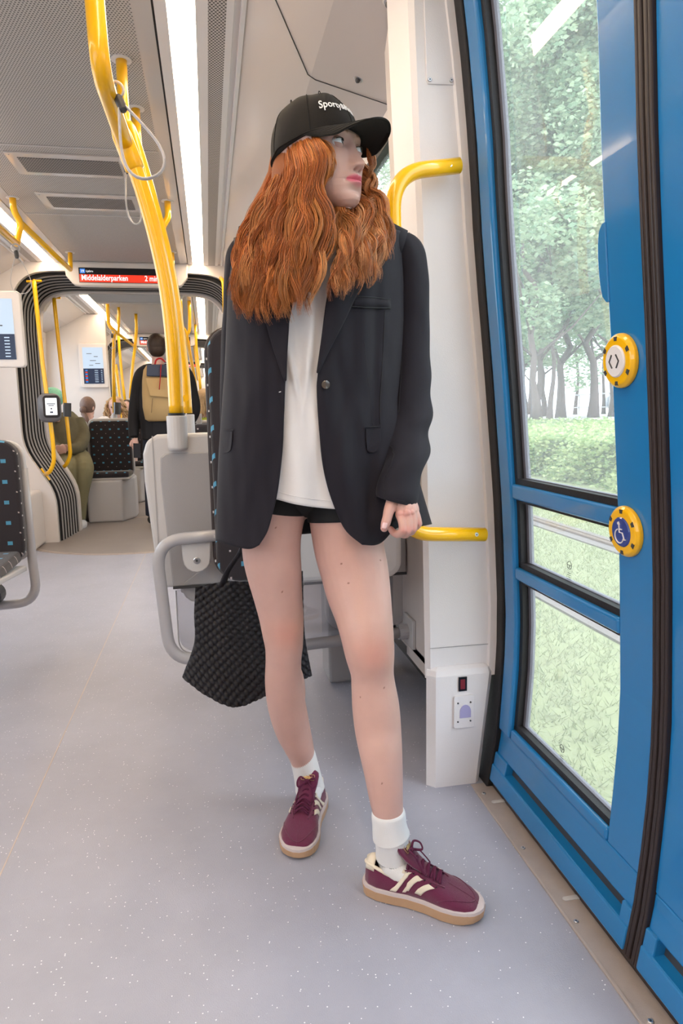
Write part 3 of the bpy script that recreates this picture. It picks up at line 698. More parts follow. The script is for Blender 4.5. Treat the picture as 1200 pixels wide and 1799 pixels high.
# fence, parked cars and house front across the street
fe = thing('street_fence', 'light grey metal railing along the far pavement', 'fence', (19, 22, .75))
for k in range(16): MB().box(18.98, 19.03, 12 + k * 1.4, 12.07 + k * 1.4, .6, 1.75).build('post', 'lgrey', fe)
for z in (1.05, 1.7): MB().box(18.98, 19.02, 12, 34, z, z + .05).build('rail', 'lgrey', fe)
MT['carblue'] = mat('car_paint_blue', (.05, .08, .16), .25, coat=.6); MT['cargrey'] = mat('car_paint_silver', (.40, .43, .50), .25, coat=.6)
for k, (x, y, mm, lb) in enumerate(((23.5, 27.5, 'carblue', 'dark blue parked car behind the railing, right of the middle trunk'), (23.5, 34.5, 'cargrey', 'silver parked car behind the railing, left of the middle trunk'), (23.5, 21, 'carblue', 'dark parked car behind the bare broad trunk'))):
    c = thing('car', lb, 'car', (x, y, .78)); q = MB()
    prof = [(-2.1, .25), (-2.15, .7), (-1.9, .85), (-1.2, .92), (-.6, 1.38), (.7, 1.42), (1.5, .98), (2.05, .88), (2.15, .55), (2.1, .25)]
    q.prism([(x - .85, y + u, .78 + v) for u, v in prof], (1.7, 0, 0)); q.build('body', mm, c, bevel=.08, bseg=3)
    MB().prism([(x - .87, y + u, .78 + v) for u, v in [(-1.05, .95), (-.55, 1.32), (.65, 1.35), (1.3, .98)]], (.02, 0, 0)).build('side_window', 'scr_black', c)
    for u in (-1.3, 1.3): MB().tube([(x - .88, y + u, 1.1), (x - .62, y + u, 1.1)], .32, 20).build('wheel', 'black', c)
hs = thing('house', 'pale building front beyond the trees', 'building', (34, 30, .9)); MB().box(34, 40, 10, 60, .5, 9).build('wall', 'white', hs)
for k in range(9):
    for z in (2.2, 5.2): MB().box(33.95, 34.0, 13 + k * 3, 14.4 + k * 3, z, z + 1.7).build('window', 'scr_black', hs)

# ================================================================== POLES, STRAPS, SCREENS
def pole(name, lab, paths, group=None, r=.017, extra=None):
    """paths: list of (points, radius or None, corner radius); the first is the main tube"""
    base = np.array(paths[0][0][-1]); t = thing(name, lab, 'pole', base, group)
    for k, pth in enumerate(paths):
        pts, rr, fl = (list(pth) + [None, None])[:3]
        MB().tube(fillet(pts, fl or .08, 7), rr or r, 14).build('tube', 'yellow', t, smooth=True)
    return t
def flange(t, p): MB().tube([(p[0], p[1], p[2] - .004), (p[0], p[1], p[2])], .034, 28).build('ceiling_flange', 'white', t)
def strap_loop(name, lab, top, bottom, w, parent_dir=(0, 1, 0), r=.0045, clip=True):
    """grey hand strap: a pointed loop hanging from a clip"""
    t = thing(name, lab, 'strap', top, 'grey hanging hand straps'); top = np.array(top); bottom = np.array(bottom); d = bottom - top; L = np.linalg.norm(d); d /= L
    s = np.array(parent_dir, float); s -= d * s.dot(d); s /= np.linalg.norm(s); pts = []
    for a in np.linspace(0, 2 * PI, 33):
        u = .5 * (1 - math.cos(a)); pts.append(top + d * L * (u ** .85) + s * w * .5 * math.sin(a) * (.35 + .75 * u))
    MB().tube(pts, r, 8, caps=False, flat=.45, up=d).build('loop', 'strap', t, smooth=True)
    if clip:
        q = MB(); q.tube([top - d * .022, top - d * .015, top + d * .014, top + d * .022], [.006, .012, .012, .006], 8); q.build('clip', 'dark', t, bevel=.002)
        q = MB(); n_ = [top - d * .018 + s * .021 * math.sin(a) + d * (-.016 + .02 * math.cos(a)) for a in np.linspace(0, 2 * PI, 20)]; q.tube(n_, .0035, 6, caps=False); q.build('pole_wrap', 'strap', t, smooth=True)
    return t
# A: the thick front pole
A0 = P(310, 728, 2.2); A1 = P(303, 600, 2.2); A1b = P(291, 500, 2.2); A2 = P(270, 405, 2.2); A3 = P(242, 310, 2.2); A4 = P(214, 238, 2.2)
A5 = P(181, 140, 1.86); A6 = P(166, 0, 1.84); A7 = A6 + np.array([-.0, 0, .30])
pa = thing('grab_pole', 'thick yellow pole in front, curving from the seat partition up to the ceiling', 'pole', A0)
MB().tube(smooth_path([A0, A1, A1b, A2, A3, A4], 8), .0222, 20).build('tube', 'yellow', pa, smooth=True)
MB().tube(fillet([A4 + (A4 - A3) * -.25, A4 * .6 + A5 * .4, A5 * 1.0 + (A5 - A4) * .10, A6, A7], .26, 14), .0232, 20).build('overhead_tube', 'yellow', pa, smooth=True)
dj = (A4 - A3) / np.linalg.norm(A4 - A3)
MB().tube([A4 - dj * .10, A4 - dj * .095, A4 + dj * .0, A4 + dj * .03], [.022, .0285, .0285, .022], 20).build('clamp_sleeve', 'yellow', pa, smooth=True)
MB().tube([A0 - np.array([0, 0, .112]), A0 - np.array([0, 0, .105]), A0 - np.array([0, 0, .004])], [.024, .031, .031], 20).build('base_sleeve', 'lgrey', pa, smooth=False, bevel=.003)
MB().tube([A0 - np.array([0, 0, .006]), A0 + np.array([0, 0, .004])], .0255, 20).build('collar', 'black', pa)
# B: second pole just behind it
B0 = P(329, 726, 2.55); B1 = P(322, 640, 2.55); B2 = P(300, 480, 2.55); B3 = P(262, 330, 2.58); B4 = P(233, 235, 2.6); B5 = np.array(PZ(213, 104, 2.2))
pb = thing('grab_pole', 'second yellow pole close behind the thick one, ending at a round ceiling flange', 'pole', B0)
MB().tube(smooth_path([B0, B1, B2, B3, B4, (B5[0], B5[1], 2.02), B5], 7), .0185, 16).build('tube', 'yellow', pb, smooth=True); flange(pb, B5)
MB().tube([B0 - np.array([0, 0, .11]), B0 - np.array([0, 0, .004])], .025, 18).build('base_sleeve', 'lgrey', pb, bevel=.003)
a = P(316, 672, 2.50); c = P(320, 714, 2.50); MB().tube([a, c], .005, 8).build('edge_strip', 'dark', pb)
MB().tube([P(326, 700, 2.5), P(326, 700, 2.5) + np.array([.0, -.012, 0])], .012, 12).build('rivet', 'yellow', pb)
C5 = np.array(PZ(238, 190, 2.2)); C1 = P(262, 340, 3.3)
pc = pole('grab_pole', 'third yellow ceiling pole, its pale flange just behind the second pole', [([C5, (C5[0], C5[1], 1.99), C1, P(277, 392, 4.15)], .017, .1)]); flange(pc, C5)
# rail between the far right-hand ceiling posts
R1 = np.array(PZ(294, 353, 2.2)); R2 = np.array(PZ(302, 443, 2.2)); j1 = P(281, 398, 4.16); j2 = P(303, 470, 5.41)
pr = pole('ceiling_rail', 'short yellow ceiling rail with two posts right of the thick pole, before the display', [([R1, (R1[0], R1[1], 2.11), j1 + np.array([.02, 0, .01]), j1 + np.array([0, .02, -.04])], .018, .07), ([j1, j2 - np.array([0, .03, 0]), j2, (R2[0], R2[1], 2.11), R2], .016, .05)])
# left rail
L1 = np.array(PZ(22, 347, 2.2)); L2 = np.array(PZ(123, 443, 2.2)); k1 = P(37, 392, 4.25); k2 = P(124, 474, 5.49); m1 = P(29, 428, 4.2); m0 = m1 + np.array([0, -2.2, 0])
plr = pole('ceiling_rail', 'yellow ceiling rail along the left light strip', [([L1, (L1[0], L1[1], 2.13), k1, P(33, 410, 4.25), m1], .018, .06), ([k1, k2 - np.array([0, .03, 0]), k2, L2], .016, .05), ([m1, m0], .018)])
for q in (L1, L2, R1, R2): flange(pr if q[0] > -.5 else plr, q)
# straps
S = P(208, 178, 2.0)
strap_loop('hand_strap', 'grey hand strap loop nearest, hanging off the thick pole to the right', P(212, 182, 1.93), P(268, 312, 1.93), .125, (1, 0, .5), .0082)
strap_loop('hand_strap', 'grey hand strap loop half hidden left of the thick pole', P(222, 296, 3.2), P(240, 394, 3.2), .07, (1, 0, 0), .0085)
strap_loop('hand_strap', 'thin grey hand strap hanging by the left screen', P(29, 447, 4.1), P(40, 516, 4.1), .13, (1, 0, -.2), .004)
strap_loop('hand_strap', 'thin grey hand strap at the end of the right ceiling rail', P(297, 455, 5.0), P(305, 515, 5.0), .07, (1, 0, 0), .006)
# gangway poles
def hooked(name, lab, y, tx, pts_px, r=.0165):
    pts = [P(a, b_, y - .10) for a, b_ in pts_px]; pts = [P(pts_px[0][0], pts_px[0][1] - 3, y)] + pts + [P(pts_px[-1][0] - 8, pts_px[-1][1] + 4, y - .01)]
    t = thing(name, lab, 'pole', pts[-1]); MB().tube(fillet(pts, .07, 6), r, 14).build('tube', 'yellow', t, smooth=True)
    for e, sl in ((pts[0], (1, 0, 0.05)), (pts[-1], (.5, 0, -.8))):
        s = np.array(sl); s /= np.linalg.norm(s); MB().tube([e - s * .055, e + s * .055], .014, 8, flat=.6).build('mounting_plate', 'yellow', t)
    return t
gp = hooked('grab_pole', 'yellow gangway pole carrying the card reader', 5.8, 0, [(60, 497), (75, 640), (93, 775), (95, 812), (88, 829)])
gp2 = hooked('grab_pole', 'darker yellow pole on the far side of the gangway, right of the card reader', 6.42, 0, [(95, 527), (108, 650), (121, 770), (124, 800), (116, 818)])
MB().tube([P(118, 708, 6.32), P(118, 732, 6.32)], .034, 6).build('reader_back', 'dark', gp2)
gp3 = thing('grab_pole', 'yellow pole beside the copper hair, at the right of the gangway', 'pole', P(396, 700, 5.7)); MB().tube(fillet([P(388, 489, 5.8), P(393, 494, 5.7), P(397, 600, 5.7), P(399, 720, 5.7)], .06), .0165, 12).build('tube', 'yellow', gp3, smooth=True)
# card reader
cr = thing('card_reader', 'dark grey card reader with a lit white screen on the gangway pole', 'card reader', P(88, 718, 5.6))
def fr_(c, ux, uz, uy): return lambda u, v, w=0: np.array(c) + np.array(ux) * u + np.array(uz) * v + np.array(uy) * w
c0_ = P(87, 717, 5.62); F = fr_(c0_, np.array([.97, .22, 0]), np.array([.0, .06, 1]), np.array([.22, -.97, .06]))
rings = []
for w, k in ((-.05, .80), (-.02, 1), (.02, 1.02), (.04, .93)):
    rings.append([F(u * k, v * k, w) for u, v in rrect(.165, .215, .055, 5)])
MB().loft(rings).build('housing', mat('reader_grey', (.13, .12, .125), .4), cr, smooth=True)
MB().prism([F(u, v, .041) for u, v in rrect(.118, .168, .025, 5, .014, .008)], F(0, 0, .006) - F(0, 0, 0)).build('bezel', 'scr_black', cr)
MB().prism([F(u, v, .048) for u, v in rrect(.082, .128, .004, 2, .012, .008)], F(0, 0, .002) - F(0, 0, 0)).build('screen', 'scr_white', cr)
for v, w_ in ((.028, .06), (.016, .04), (-.008, .010), (-.035, .022)): MB().prism([F(u, vv, .0505) for u, vv in rrect(w_, .006 if v > 0 else .012, .001, 1, .012, v)], F(0, 0, .001) - F(0, 0, 0)).build('screen_icon', 'scr_navy', cr)
# yellow C-shaped rail on the pillar
U = [P(806, 291, 1.60), P(735, 295, 1.585), P(689, 300, 1.575), P(688, 430, 1.575), P(700, 700, 1.575), P(703, 938, 1.575), P(760, 941, 1.59), P(851, 939, 1.60)]
U[1][2] = (U[0][2] + U[2][2]) / 2; U[2][2] -= .005
cg = thing('grab_rail', 'yellow bent grab rail screwed to the white door pillar behind the woman', 'handrail', P(806, 291, 1.63))
MB().tube(fillet([U[0], U[2], U[4], U[5], U[7]], .085, 12), .0178, 20).build('tube', 'yellow', cg, smooth=True)
MB().tube([U[0], U[0] + np.array([.004, 0, 0])], [.0178, .012], 20).tube([U[7], U[7] + np.array([.004, 0, 0])], [.0178, .012], 20).build('end_cap', 'yellow', cg, smooth=True)
for q in ((764, 291), (791, 290), (786, 941), (837, 939)): screw('screw', cg, P(q[0], q[1], 1.581), (0, -1, 0.02), .0055)
# yellow line around the rail plate on the pillar
# information screens
def info_screen(lab, c, w, h, y, content=True):
    t = thing('information_screen', lab, 'screen', (c[0], y, c[2]), 'white framed route map screens')
    MB().prism([(x, y, z) for x, z in rrect(w, h, .02, 4, c[0], c[2])], (0, .05, 0)).build('frame', 'offwhite', t, bevel=.006)
    w2, h2 = w - .085, h - .085; x0 = c[0] - w2 / 2; z0 = c[2] - h2 / 2
    MB().box(x0, x0 + w2, y - .003, y + .01, z0, z0 + h2).build('map_area', 'scr_pale', t)
    MB().box(x0, x0 + w2, y - .005, y, z0, z0 + h2 * .42).build('timetable_area', 'scr_navy', t)
    for k, (u, v, ww) in enumerate(((.2, .82, .25), (.55, .74, .2), (.35, .63, .3), (.6, .55, .25), (.3, .5, .2))):
        MB().box(x0 + w2 * u, x0 + w2 * (u + ww), y - .0045, y - .003, z0 + h2 * v, z0 + h2 * v + .006).build('map_line', 'dark', t)
    for k in range(7):
        zz = z0 + h2 * (.38 - k * .052)
        MB().box(x0 + .02, x0 + .045, y - .006, y - .005, zz - .012, zz).build('line_badge', 'scr_red' if k % 2 else 'scr_blue', t)
        MB().box(x0 + w2 * .55, x0 + w2 * .72, y - .006, y - .005, zz - .009, zz - .003).box(x0 + w2 * .86, x0 + w2 * .93, y - .006, y - .005, zz - .009, zz - .003).build('table_text', 'scr_pale', t)
    return t
q0, q1 = P(33, 511, 4.2), P(45, 645, 4.2)
info_screen('large route map screen cut by the left picture edge', (-1.24, 4.2, (q0[2] + q1[2]) / 2), .475, q0[2] - q1[2], 4.2)
MB().box(-1.3, -1.2, 4.22, 4.25, 1.68, 2.12).build('bracket', 'offwhite', D.objects['information_screen'])
q0, q1 = P(138, 604, 8.5), P(188, 680, 8.5)
info_screen('small route map screen above the seated passengers in the second car', ((P(138, 604, 8.5)[0] + P(187, 640, 8.5)[0]) / 2, 0, (q0[2] + q1[2]) / 2), .31, .50, 8.5)
MB().box(-1.96, -1.13, 8.55, 8.63, 0, 2.19).build('wall_partition', 'offwhite', kind='structure', bevel=.01)
# poles in the second car
def cp(lab, y, pts, r=.018, sleeve=True, ctop=True):
    pp_ = [P(a, b_, y if len(q) == 0 else q[0]) for a, b_, *q in pts]; pp_ = [np.array([pp_[0][0], pp_[0][1], 2.2])] + pp_ if pp_[0][2] < 2.19 and pp_[0][2] > 1.7 else pp_; t = thing('grab_pole', lab, 'pole', pp_[-1], 'poles in the second car')
    MB().tube(fillet(pp_, .1, 5), r, 12).build('tube', 'yellow', t, smooth=True)
    if sleeve: MB().tube([pp_[-1] - np.array([0, 0, .01]), pp_[-1] - np.array([0, 0, .12])], .027, 14).build('base_sleeve', 'lgrey', t)
    return t
cp('yellow pole in the second car with a dark reader pad, left of the walking man', 7.3, [(189, 536), (191, 572), (201, 583), (199, 640), (201, 725)])
t_ = [o for o in D.objects if o.name.startswith('grab_pole') and o.get('label', '').startswith('yellow pole in the second car with')][0]
MB().tube([P(206, 707, 7.25), P(206, 728, 7.25)], .035, 6).build('reader_back', 'dark', t_)
cp('yellow pole of the second car just left of the man\'s shoulder', 8.6, [(240, 575), (238, 606), (232, 650), (229, 700)], sleeve=False)
cp('thin yellow ceiling post between two poles left of the man', 8.1, [(209, 552), (208, 590)], r=.016, sleeve=False)
t = thing('ceiling_rail', 'long yellow rail running along the ceiling of the second car, left side', 'handrail', P(197, 575, 7.3)); MB().tube([P(196, 577, 7.3), P(238, 610, 8.9), P(262, 634, 10.2)], .016, 10).build('tube', 'yellow', t, smooth=True)
cp('amber pole by the second gangway, behind the curly haired passenger', 10.4, [(209, 604), (214, 660), (221, 715)], r=.02, sleeve=False)
cp('yellow pole right behind the curly haired passenger', 9.2, [(203, 640), (208, 675), (211, 705), (216, 870)], r=.02, sleeve=False)
cp('yellow pole right of the thick pole, slanting down to the rear seats', 6.9, [(317, 536), (319, 572), (327, 585), (341, 660), (349, 725)])
cp('yellow ceiling post joining the slanting pole at the right', 7.6, [(333, 550), (333, 582), (326, 592)], sleeve=False)
cp('far yellow pole nearest the right light strip', 9.5, [(345, 612), (349, 650), (353, 690)], r=.018, sleeve=False)
cp('farthest yellow pole beside the right light strip', 10.8, [(340, 598), (344, 630), (348, 668)], r=.016, sleeve=False)
strap_loop('hand_strap', 'small grey strap loop on the second car pole left of the man', P(197, 590, 7.25), P(197, 612, 7.25), .07, (1, 0, 0), .005)
strap_loop('hand_strap', 'small grey strap in the second car right of the man', P(321, 588, 6.9), P(323, 612, 6.9), .06, (1, 0, 0), .005)

# ================================================================== SEATS
def cushion(pts2d, d, name, m, parent, at, bev=.012):
    """padded slab: rounded outline in x,z; d thick in y"""
    o = MB().prism([(x, 0, z) for x, z in pts2d], (0, d, 0)).build(name, m, None, bevel=bev, bseg=3)
    o.location = at
    if parent is not None: o.parent = parent; o.matrix_parent_inverse = parent_inv(parent)
    return o
# tall seat behind the woman
ts = thing('folding_chair', 'tall dark patterned seat back just behind the black blazer', 'seat', (.25, 2.08, .5))
cushion(rrect(.43, .76, .07, 6, .215, -.34), .07, 'backrest', 'seat', ts, (.005, 2.06, 1.215))
cushion(rrect(.45, .78, .08, 6, .215, -.34), .02, 'shell', 'brownblack', ts, (.005, 2.125, 1.215), .008)
for k in range(9): MB().box(-.0, .004, 2.062, 2.07, 1.16 - k * .075, 1.166 - k * .075).build('staple', 'lgrey', ts)
cushion(rrect(.40, .36, .05, 6, .2, -.18), .055, 'folded_seat_pan', 'lgrey', ts, (.16, 1.96, .86), .02)
fs_ = thing('seat_partition', 'white and grey seat partition with a rounded frame beside the thick pole', 'partition', (.25, 2.2, .1))
pl_, pz = P(252, 770, 2.2)[0], .945
out2 = [(-.005, -.49), (-.035, -.25), (-.205 + .0, 0)]
shell = [( -.178, .455), (-.205, .80), (-.205, .885), (-.192, .925), (-.16, .944), (.64, .958), (.64, .455)]
MB().prism([(x, 2.2, z) for x, z in shell], (0, .045, 0)).build('shell', 'lgrey', fs_, bevel=.012, bseg=3)
inn = [(-.135, .458), (-.155, .80), (-.153, .872), (-.135, .885), (.64, .892), (.64, .458)]
MB().prism([(x, 2.196, z) for x, z in inn], (0, .01, 0)).build('inset_panel', 'grey', fs_, bevel=.004)
MB().prism([(x, 2.193, z) for x, z in [(-.10, .47), (-.02, .53), (.10, .50), (.30, .49), (.30, .462), (-.10, .462)]], (0, .006, 0)).build('lower_fold', 'grey', fs_, bevel=.003)
MB().box(-.175, -.172, 2.198, 2.202, .46, .94).build('shell_joint', 'grey', fs_)
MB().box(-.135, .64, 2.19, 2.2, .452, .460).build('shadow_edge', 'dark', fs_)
MB().prism([(x, 2.215, z) for x, z in [(-.118, .455), (.30, .455), (.28, .40), (-.08, .40), (-.098, .415)]], (0, .03, 0)).build('under_bracket', 'grey', fs_, bevel=.006)
gp_ = [( -.125, .44), (-.125, .28)] + [(-.125 + .05 * (1 - math.cos(a)), .28 - .05 * math.sin(a)) for a in np.linspace(.2, PI / 2, 6)] + [(.60, .215), (.60, .44)]
MB().prism([(x, 2.225, z) for x, z in gp_], (0, .006, 0)).build('glass_panel', 'panel_glass', fs_)
MB().tube(fillet([(-.128, 2.222, .44), (-.128, 2.222, .225), (.60, 2.222, .212)], .05), .0025, 6).build('glass_edge', 'grey', fs_)
fs2 = thing('tube_frame', 'grey looped tube frame in front of the seat partition', 'frame', (.2, 2.15, .25))
MB().tube(fillet([(.62, 2.12, .655), (-.176, 2.12, .625), (-.150, 2.12, .235), (.652, 2.16, .262)], .09, 10), .0185, 16).build('tube', 'tube', fs2, smooth=True)
MB().prism([(x, 2.125, z) for x, z in [(-.10, .61), (-.01, .612)] + [(-.055 + .042 * math.cos(a), .56 - .042 * math.sin(a)) for a in np.linspace(0, PI, 9)]], (0, .012, 0)).build('bracket', 'lgrey', fs2, bevel=.003)
screw('screw', fs2, (-.055, 2.124, .555), (0, -1, 0), .011)
MB().tube([(.04, 2.19, .335), (.04, 2.215, .335)], .035, 20).build('glass_clamp', 'lgrey', fs2, bevel=.003)
MB().tube([(.60, 2.158, .262), (.652, 2.161, .262)], .026, 14).build('wall_socket', 'tube', fs2)
MB().box(.632, .645, 2.10, 2.21, .215, .315).build('wall_plate', 'lgrey', fs2, bevel=.003)
MB().prism([(x, 2.26, z) for x, z in rrect(.30, .36, .06, 5, .52, .43)], (0, .04, 0)).build('side_shell', 'lgrey', fs_, bevel=.01)
# seats behind the partition (seen over its top)
def seat_unit(lab, x, y, w, zt, zs=.46, box=True, group=None, side=1):
    t = thing('passenger_chair', lab, 'seat', (x, y, 0), group)
    hgt = zt - zs + .04
    rings = []
    cushion(rrect(w, hgt, .05, 5, 0, -hgt / 2), .06, 'backrest', 'seat', t, (x, y + .42, zt), .014)
    cushion(rrect(w + .03, hgt + .03, .06, 5, 0, -hgt / 2), .03, 'shell', 'lgrey', t, (x, y + .47, zt + .01), .01)
    o = MB().prism([(-w / 2, .42, -.02), (-w / 2, .02, .0), (-w / 2, .0, -.03), (-w / 2, .02, -.06), (-w / 2, .42, -.07)], (w, 0, 0)).build('seat_cushion', 'seat', None, bevel=.015, bseg=3); o.location = (x, y, zs + .03); o.parent = t; o.matrix_parent_inverse = parent_inv(t)
    MB().box(x - w / 2 - .01, x + w / 2 + .01, y + .01, y + .45, zs - .05, zs - .03).build('seat_pan', 'lgrey', t, bevel=.008)
    if box: MB().loft([[(x - w / 2, y + .05, 0), (x + w / 2 - .08, y + .05, 0), (x + w / 2 + .02, y + .30, 0), (x + w / 2 + .02, y + .55, 0), (x - w / 2, y + .55, 0)], [(x - w / 2, y + .0, zs - .05), (x + w / 2 - .06, y + .0, zs - .05), (x + w / 2 + .02, y + .28, zs - .05), (x + w / 2 + .02, y + .55, zs - .05), (x - w / 2, y + .55, zs - .05)]]).build('base_box', 'lgrey', t, bevel=.02, bseg=3)
    return t
seat_unit('dark patterned aisle seat on a grey box, in the second car', -.97, 6.75, .40, .965, .46)
seat_unit('dark patterned window seat holding the passenger in olive', -1.40, 6.75, .40, .955, .46)
s3 = seat_unit('dark patterned seat top behind the man, right of the thick pole', .17, 6.6, .78, .93, .46)
seat_unit('narrow grey seat side beside the man\'s legs', -.64, 8.6, .38, .93, .46)
# partition just behind: second shell over the first
sp2 = thing('seat_partition', 'second pale seat partition edge behind the first one', 'partition', (.25, 2.55, .5)); MB().prism([(x, 2.6, z) for x, z in [(-.13, .46), (-.15, .86), (-.135, .915), (-.10, .935), (.6, .945), (.6, .46)]], (0, .04, 0)).build('shell', 'lgrey', sp2, bevel=.012, bseg=3)
MB().prism([(x, 2.66, z) for x, z in rrect(.7, .34, .05, 4, .26, .80)], (0, .04, 0)).build('backrest', 'seat', sp2, bevel=.01)
# foreground seat at the left edge
ls = thing('passenger_chair', 'dark patterned seat cut by the left picture edge', 'seat', (-.98, 2.6, 0))
cushion(rrect(.44, .50, .07, 6, 0, -.25), .06, 'backrest', 'seat', ls, (-.975, 2.92, .918), .014)
cushion(rrect(.46, .50, .07, 6, 0, -.25), .03, 'shell', 'lgrey', ls, (-.972, 2.975, .915), .008)
o = MB().prism([(-.21, .40, .0), (-.21, .0, -.015), (-.21, .0, -.06), (-.21, .40, -.05)], (.42, 0, 0)).build('seat_cushion', 'seat', None, bevel=.015, bseg=3); o.location = (-.985, 2.55, .47); o.parent = ls; o.matrix_parent_inverse = parent_inv(ls)
MB().prism([(-1.19, 2.53, .43), (-1.19, 2.96, .40), (-1.19, 2.97, .375), (-1.19, 2.54, .41)], (.425, 0, 0)).build('seat_pan', 'lgrey', ls, bevel=.006)
MB().tube(fillet([(-.755, 2.99, .80), (-.75, 2.99, .45), (-.735, 2.97, .24), (-1.2, 2.93, .235)], .09, 8), .019, 14).build('frame_tube', 'tube', ls, smooth=True)
MB().prism([(x, 2.90, z) for x, z in [(-1.1, .38), (-.83, .38), (-.85, .345), (-1.1, .34)]], (0, .03, 0)).build('bracket', 'dark', ls)
MB().tube([(-.90, 2.90, .29), (-.90, 2.97, .29)], .045, 18).build('pivot_boss', 'dark', ls)
for k in range(9): MB().box(-.757, -.7545, 2.925, 2.93, .86 - k * .05, .866 - k * .05).build('staple', 'lgrey', ls)

# ================================================================== THE WOMAN
def dep(p): return float(-(CR.T @ (np.array(p) - CC))[2])
def WP(x, y, Y0, hw): p = P(x, y, Y0); return p, hw * dep(p) / CF
def limb(b, rows, n=6, seg=20, flat=1.0):
    q = smooth_path([np.append(*[WP(x, y, Y0, hw)[0], [WP(x, y, Y0, hw)[1]]]) for x, y, Y0, hw in rows], n)
    b.tube([a[:3] for a in q], [a[3] for a in q], seg, flat=flat, up=(0, 1, 0)); return b
def ball(b, c, r, n=12):
    c = np.array(c); r = np.array(r if hasattr(r, '__len__') else (r, r, r)); rings = []
    for i in range(n + 1):
        a = PI * i / n; a = min(max(a, .02), PI - .02)
        rings.append([c + r * [math.sin(a) * math.cos(t), math.sin(a) * math.sin(t), math.cos(a)] for t in np.linspace(0, 2 * PI, 2 * n, endpoint=False)])
    return b.loft(rings)
def fuse(b, voxel, smooth=3):
    me = b.mesh('fuse'); o = D.objects.new('fuse', me); COL.objects.link(o)
    m = o.modifiers.new('r', 'REMESH'); m.mode = 'VOXEL'; m.voxel_size = voxel
    if smooth: s = o.modifiers.new('s', 'SMOOTH'); s.factor = .5; s.iterations = smooth
    dg = bpy.context.evaluated_depsgraph_get(); me2 = D.meshes.new_from_object(o.evaluated_get(dg)); D.objects.remove(o); D.meshes.remove(me)
    n = len(me2.vertices); v = np.zeros(n * 3); me2.vertices.foreach_get('co', v); v = v.reshape(-1, 3); f = [tuple(p.vertices) for p in me2.polygons]; D.meshes.remove(me2); return v, f
def skin_mat(name, gain=1.0):
    m = mat(name, (.6, .4, .33), .42, sss=.12, bump=.12, bscale=700); nt = m.node_tree; b = nt.nodes['Principled BSDF']
    a = nd(nt, 'ShaderNodeVertexColor'); a.layer_name = 'tone'; n = nd(nt, 'ShaderNodeTexNoise'); n.inputs['Scale'].default_value = 22; n.inputs['Detail'].default_value = 4
    tc = nd(nt, 'ShaderNodeTexCoord'); nt.links.new(tc.outputs['Object'], n.inputs['Vector'])
    mr = nd(nt, 'ShaderNodeMapRange'); mr.inputs[3].default_value = .90 * gain; mr.inputs[4].default_value = 1.08 * gain; nt.links.new(n.outputs[0], mr.inputs[0])
    mx = nd(nt, 'ShaderNodeVectorMath', operation='SCALE'); nt.links.new(a.outputs[0], mx.inputs[0]); nt.links.new(mr.outputs[0], mx.inputs[3]); nt.links.new(mx.outputs[0], b.inputs['Base Color'])
    return m
MT['skin'] = skin_mat('skin')
SKIN = np.array([.58, .365, .310])
def set_tone(me, cols):
    at = me.color_attributes.new('tone', 'FLOAT_COLOR', 'POINT'); at.data.foreach_set('color', np.concatenate([cols, np.ones((len(cols), 1))], 1).ravel().astype(np.float32))

# ---- head frame
HY, HPp = math.radians(41), math.radians(8)
hf = np.array([math.sin(HY) * math.cos(HPp), -math.cos(HY) * math.cos(HPp), math.sin(HPp)])
hx = np.cross([0, 0, 1.], hf); hx /= np.linalg.norm(hx); hz = np.cross(hx, hf) * -1; hz = np.cross(hf, -hx) * 1.0
hz = hz if hz[2] > 0 else -hz
HO = P(620, 253, 1.36) - hf * .088
def H(x, y, z): return HO + hx * x + hf * y + hz * z
def Hinv(v): d = v - HO; return np.stack([d @ hx, d @ hf, d @ hz], 1)
HT = np.array([  # z, half width, front, back
 (.107, .006, -.010, -.025), (.100, .034, .030, -.055), (.088, .051, .056, -.078), (.070, .063, .074, -.088), (.045, .0695, .085, -.094), (.020, .0715, .088, -.095), (.0, .0710, .0865, -.094),
 (-.020, .0700, .0850, -.088), (-.040, .0665, .0840, -.070), (-.060, .0600, .0825, -.048), (-.078, .0510, .0805, -.018), (-.092, .0400, .0775, .008), (-.102, .0290, .0740, .026), (-.109, .0175, .0680, .040), (-.112, .006, .0600, .048)])
def g(x, s): return np.exp(-(x / s) ** 2)
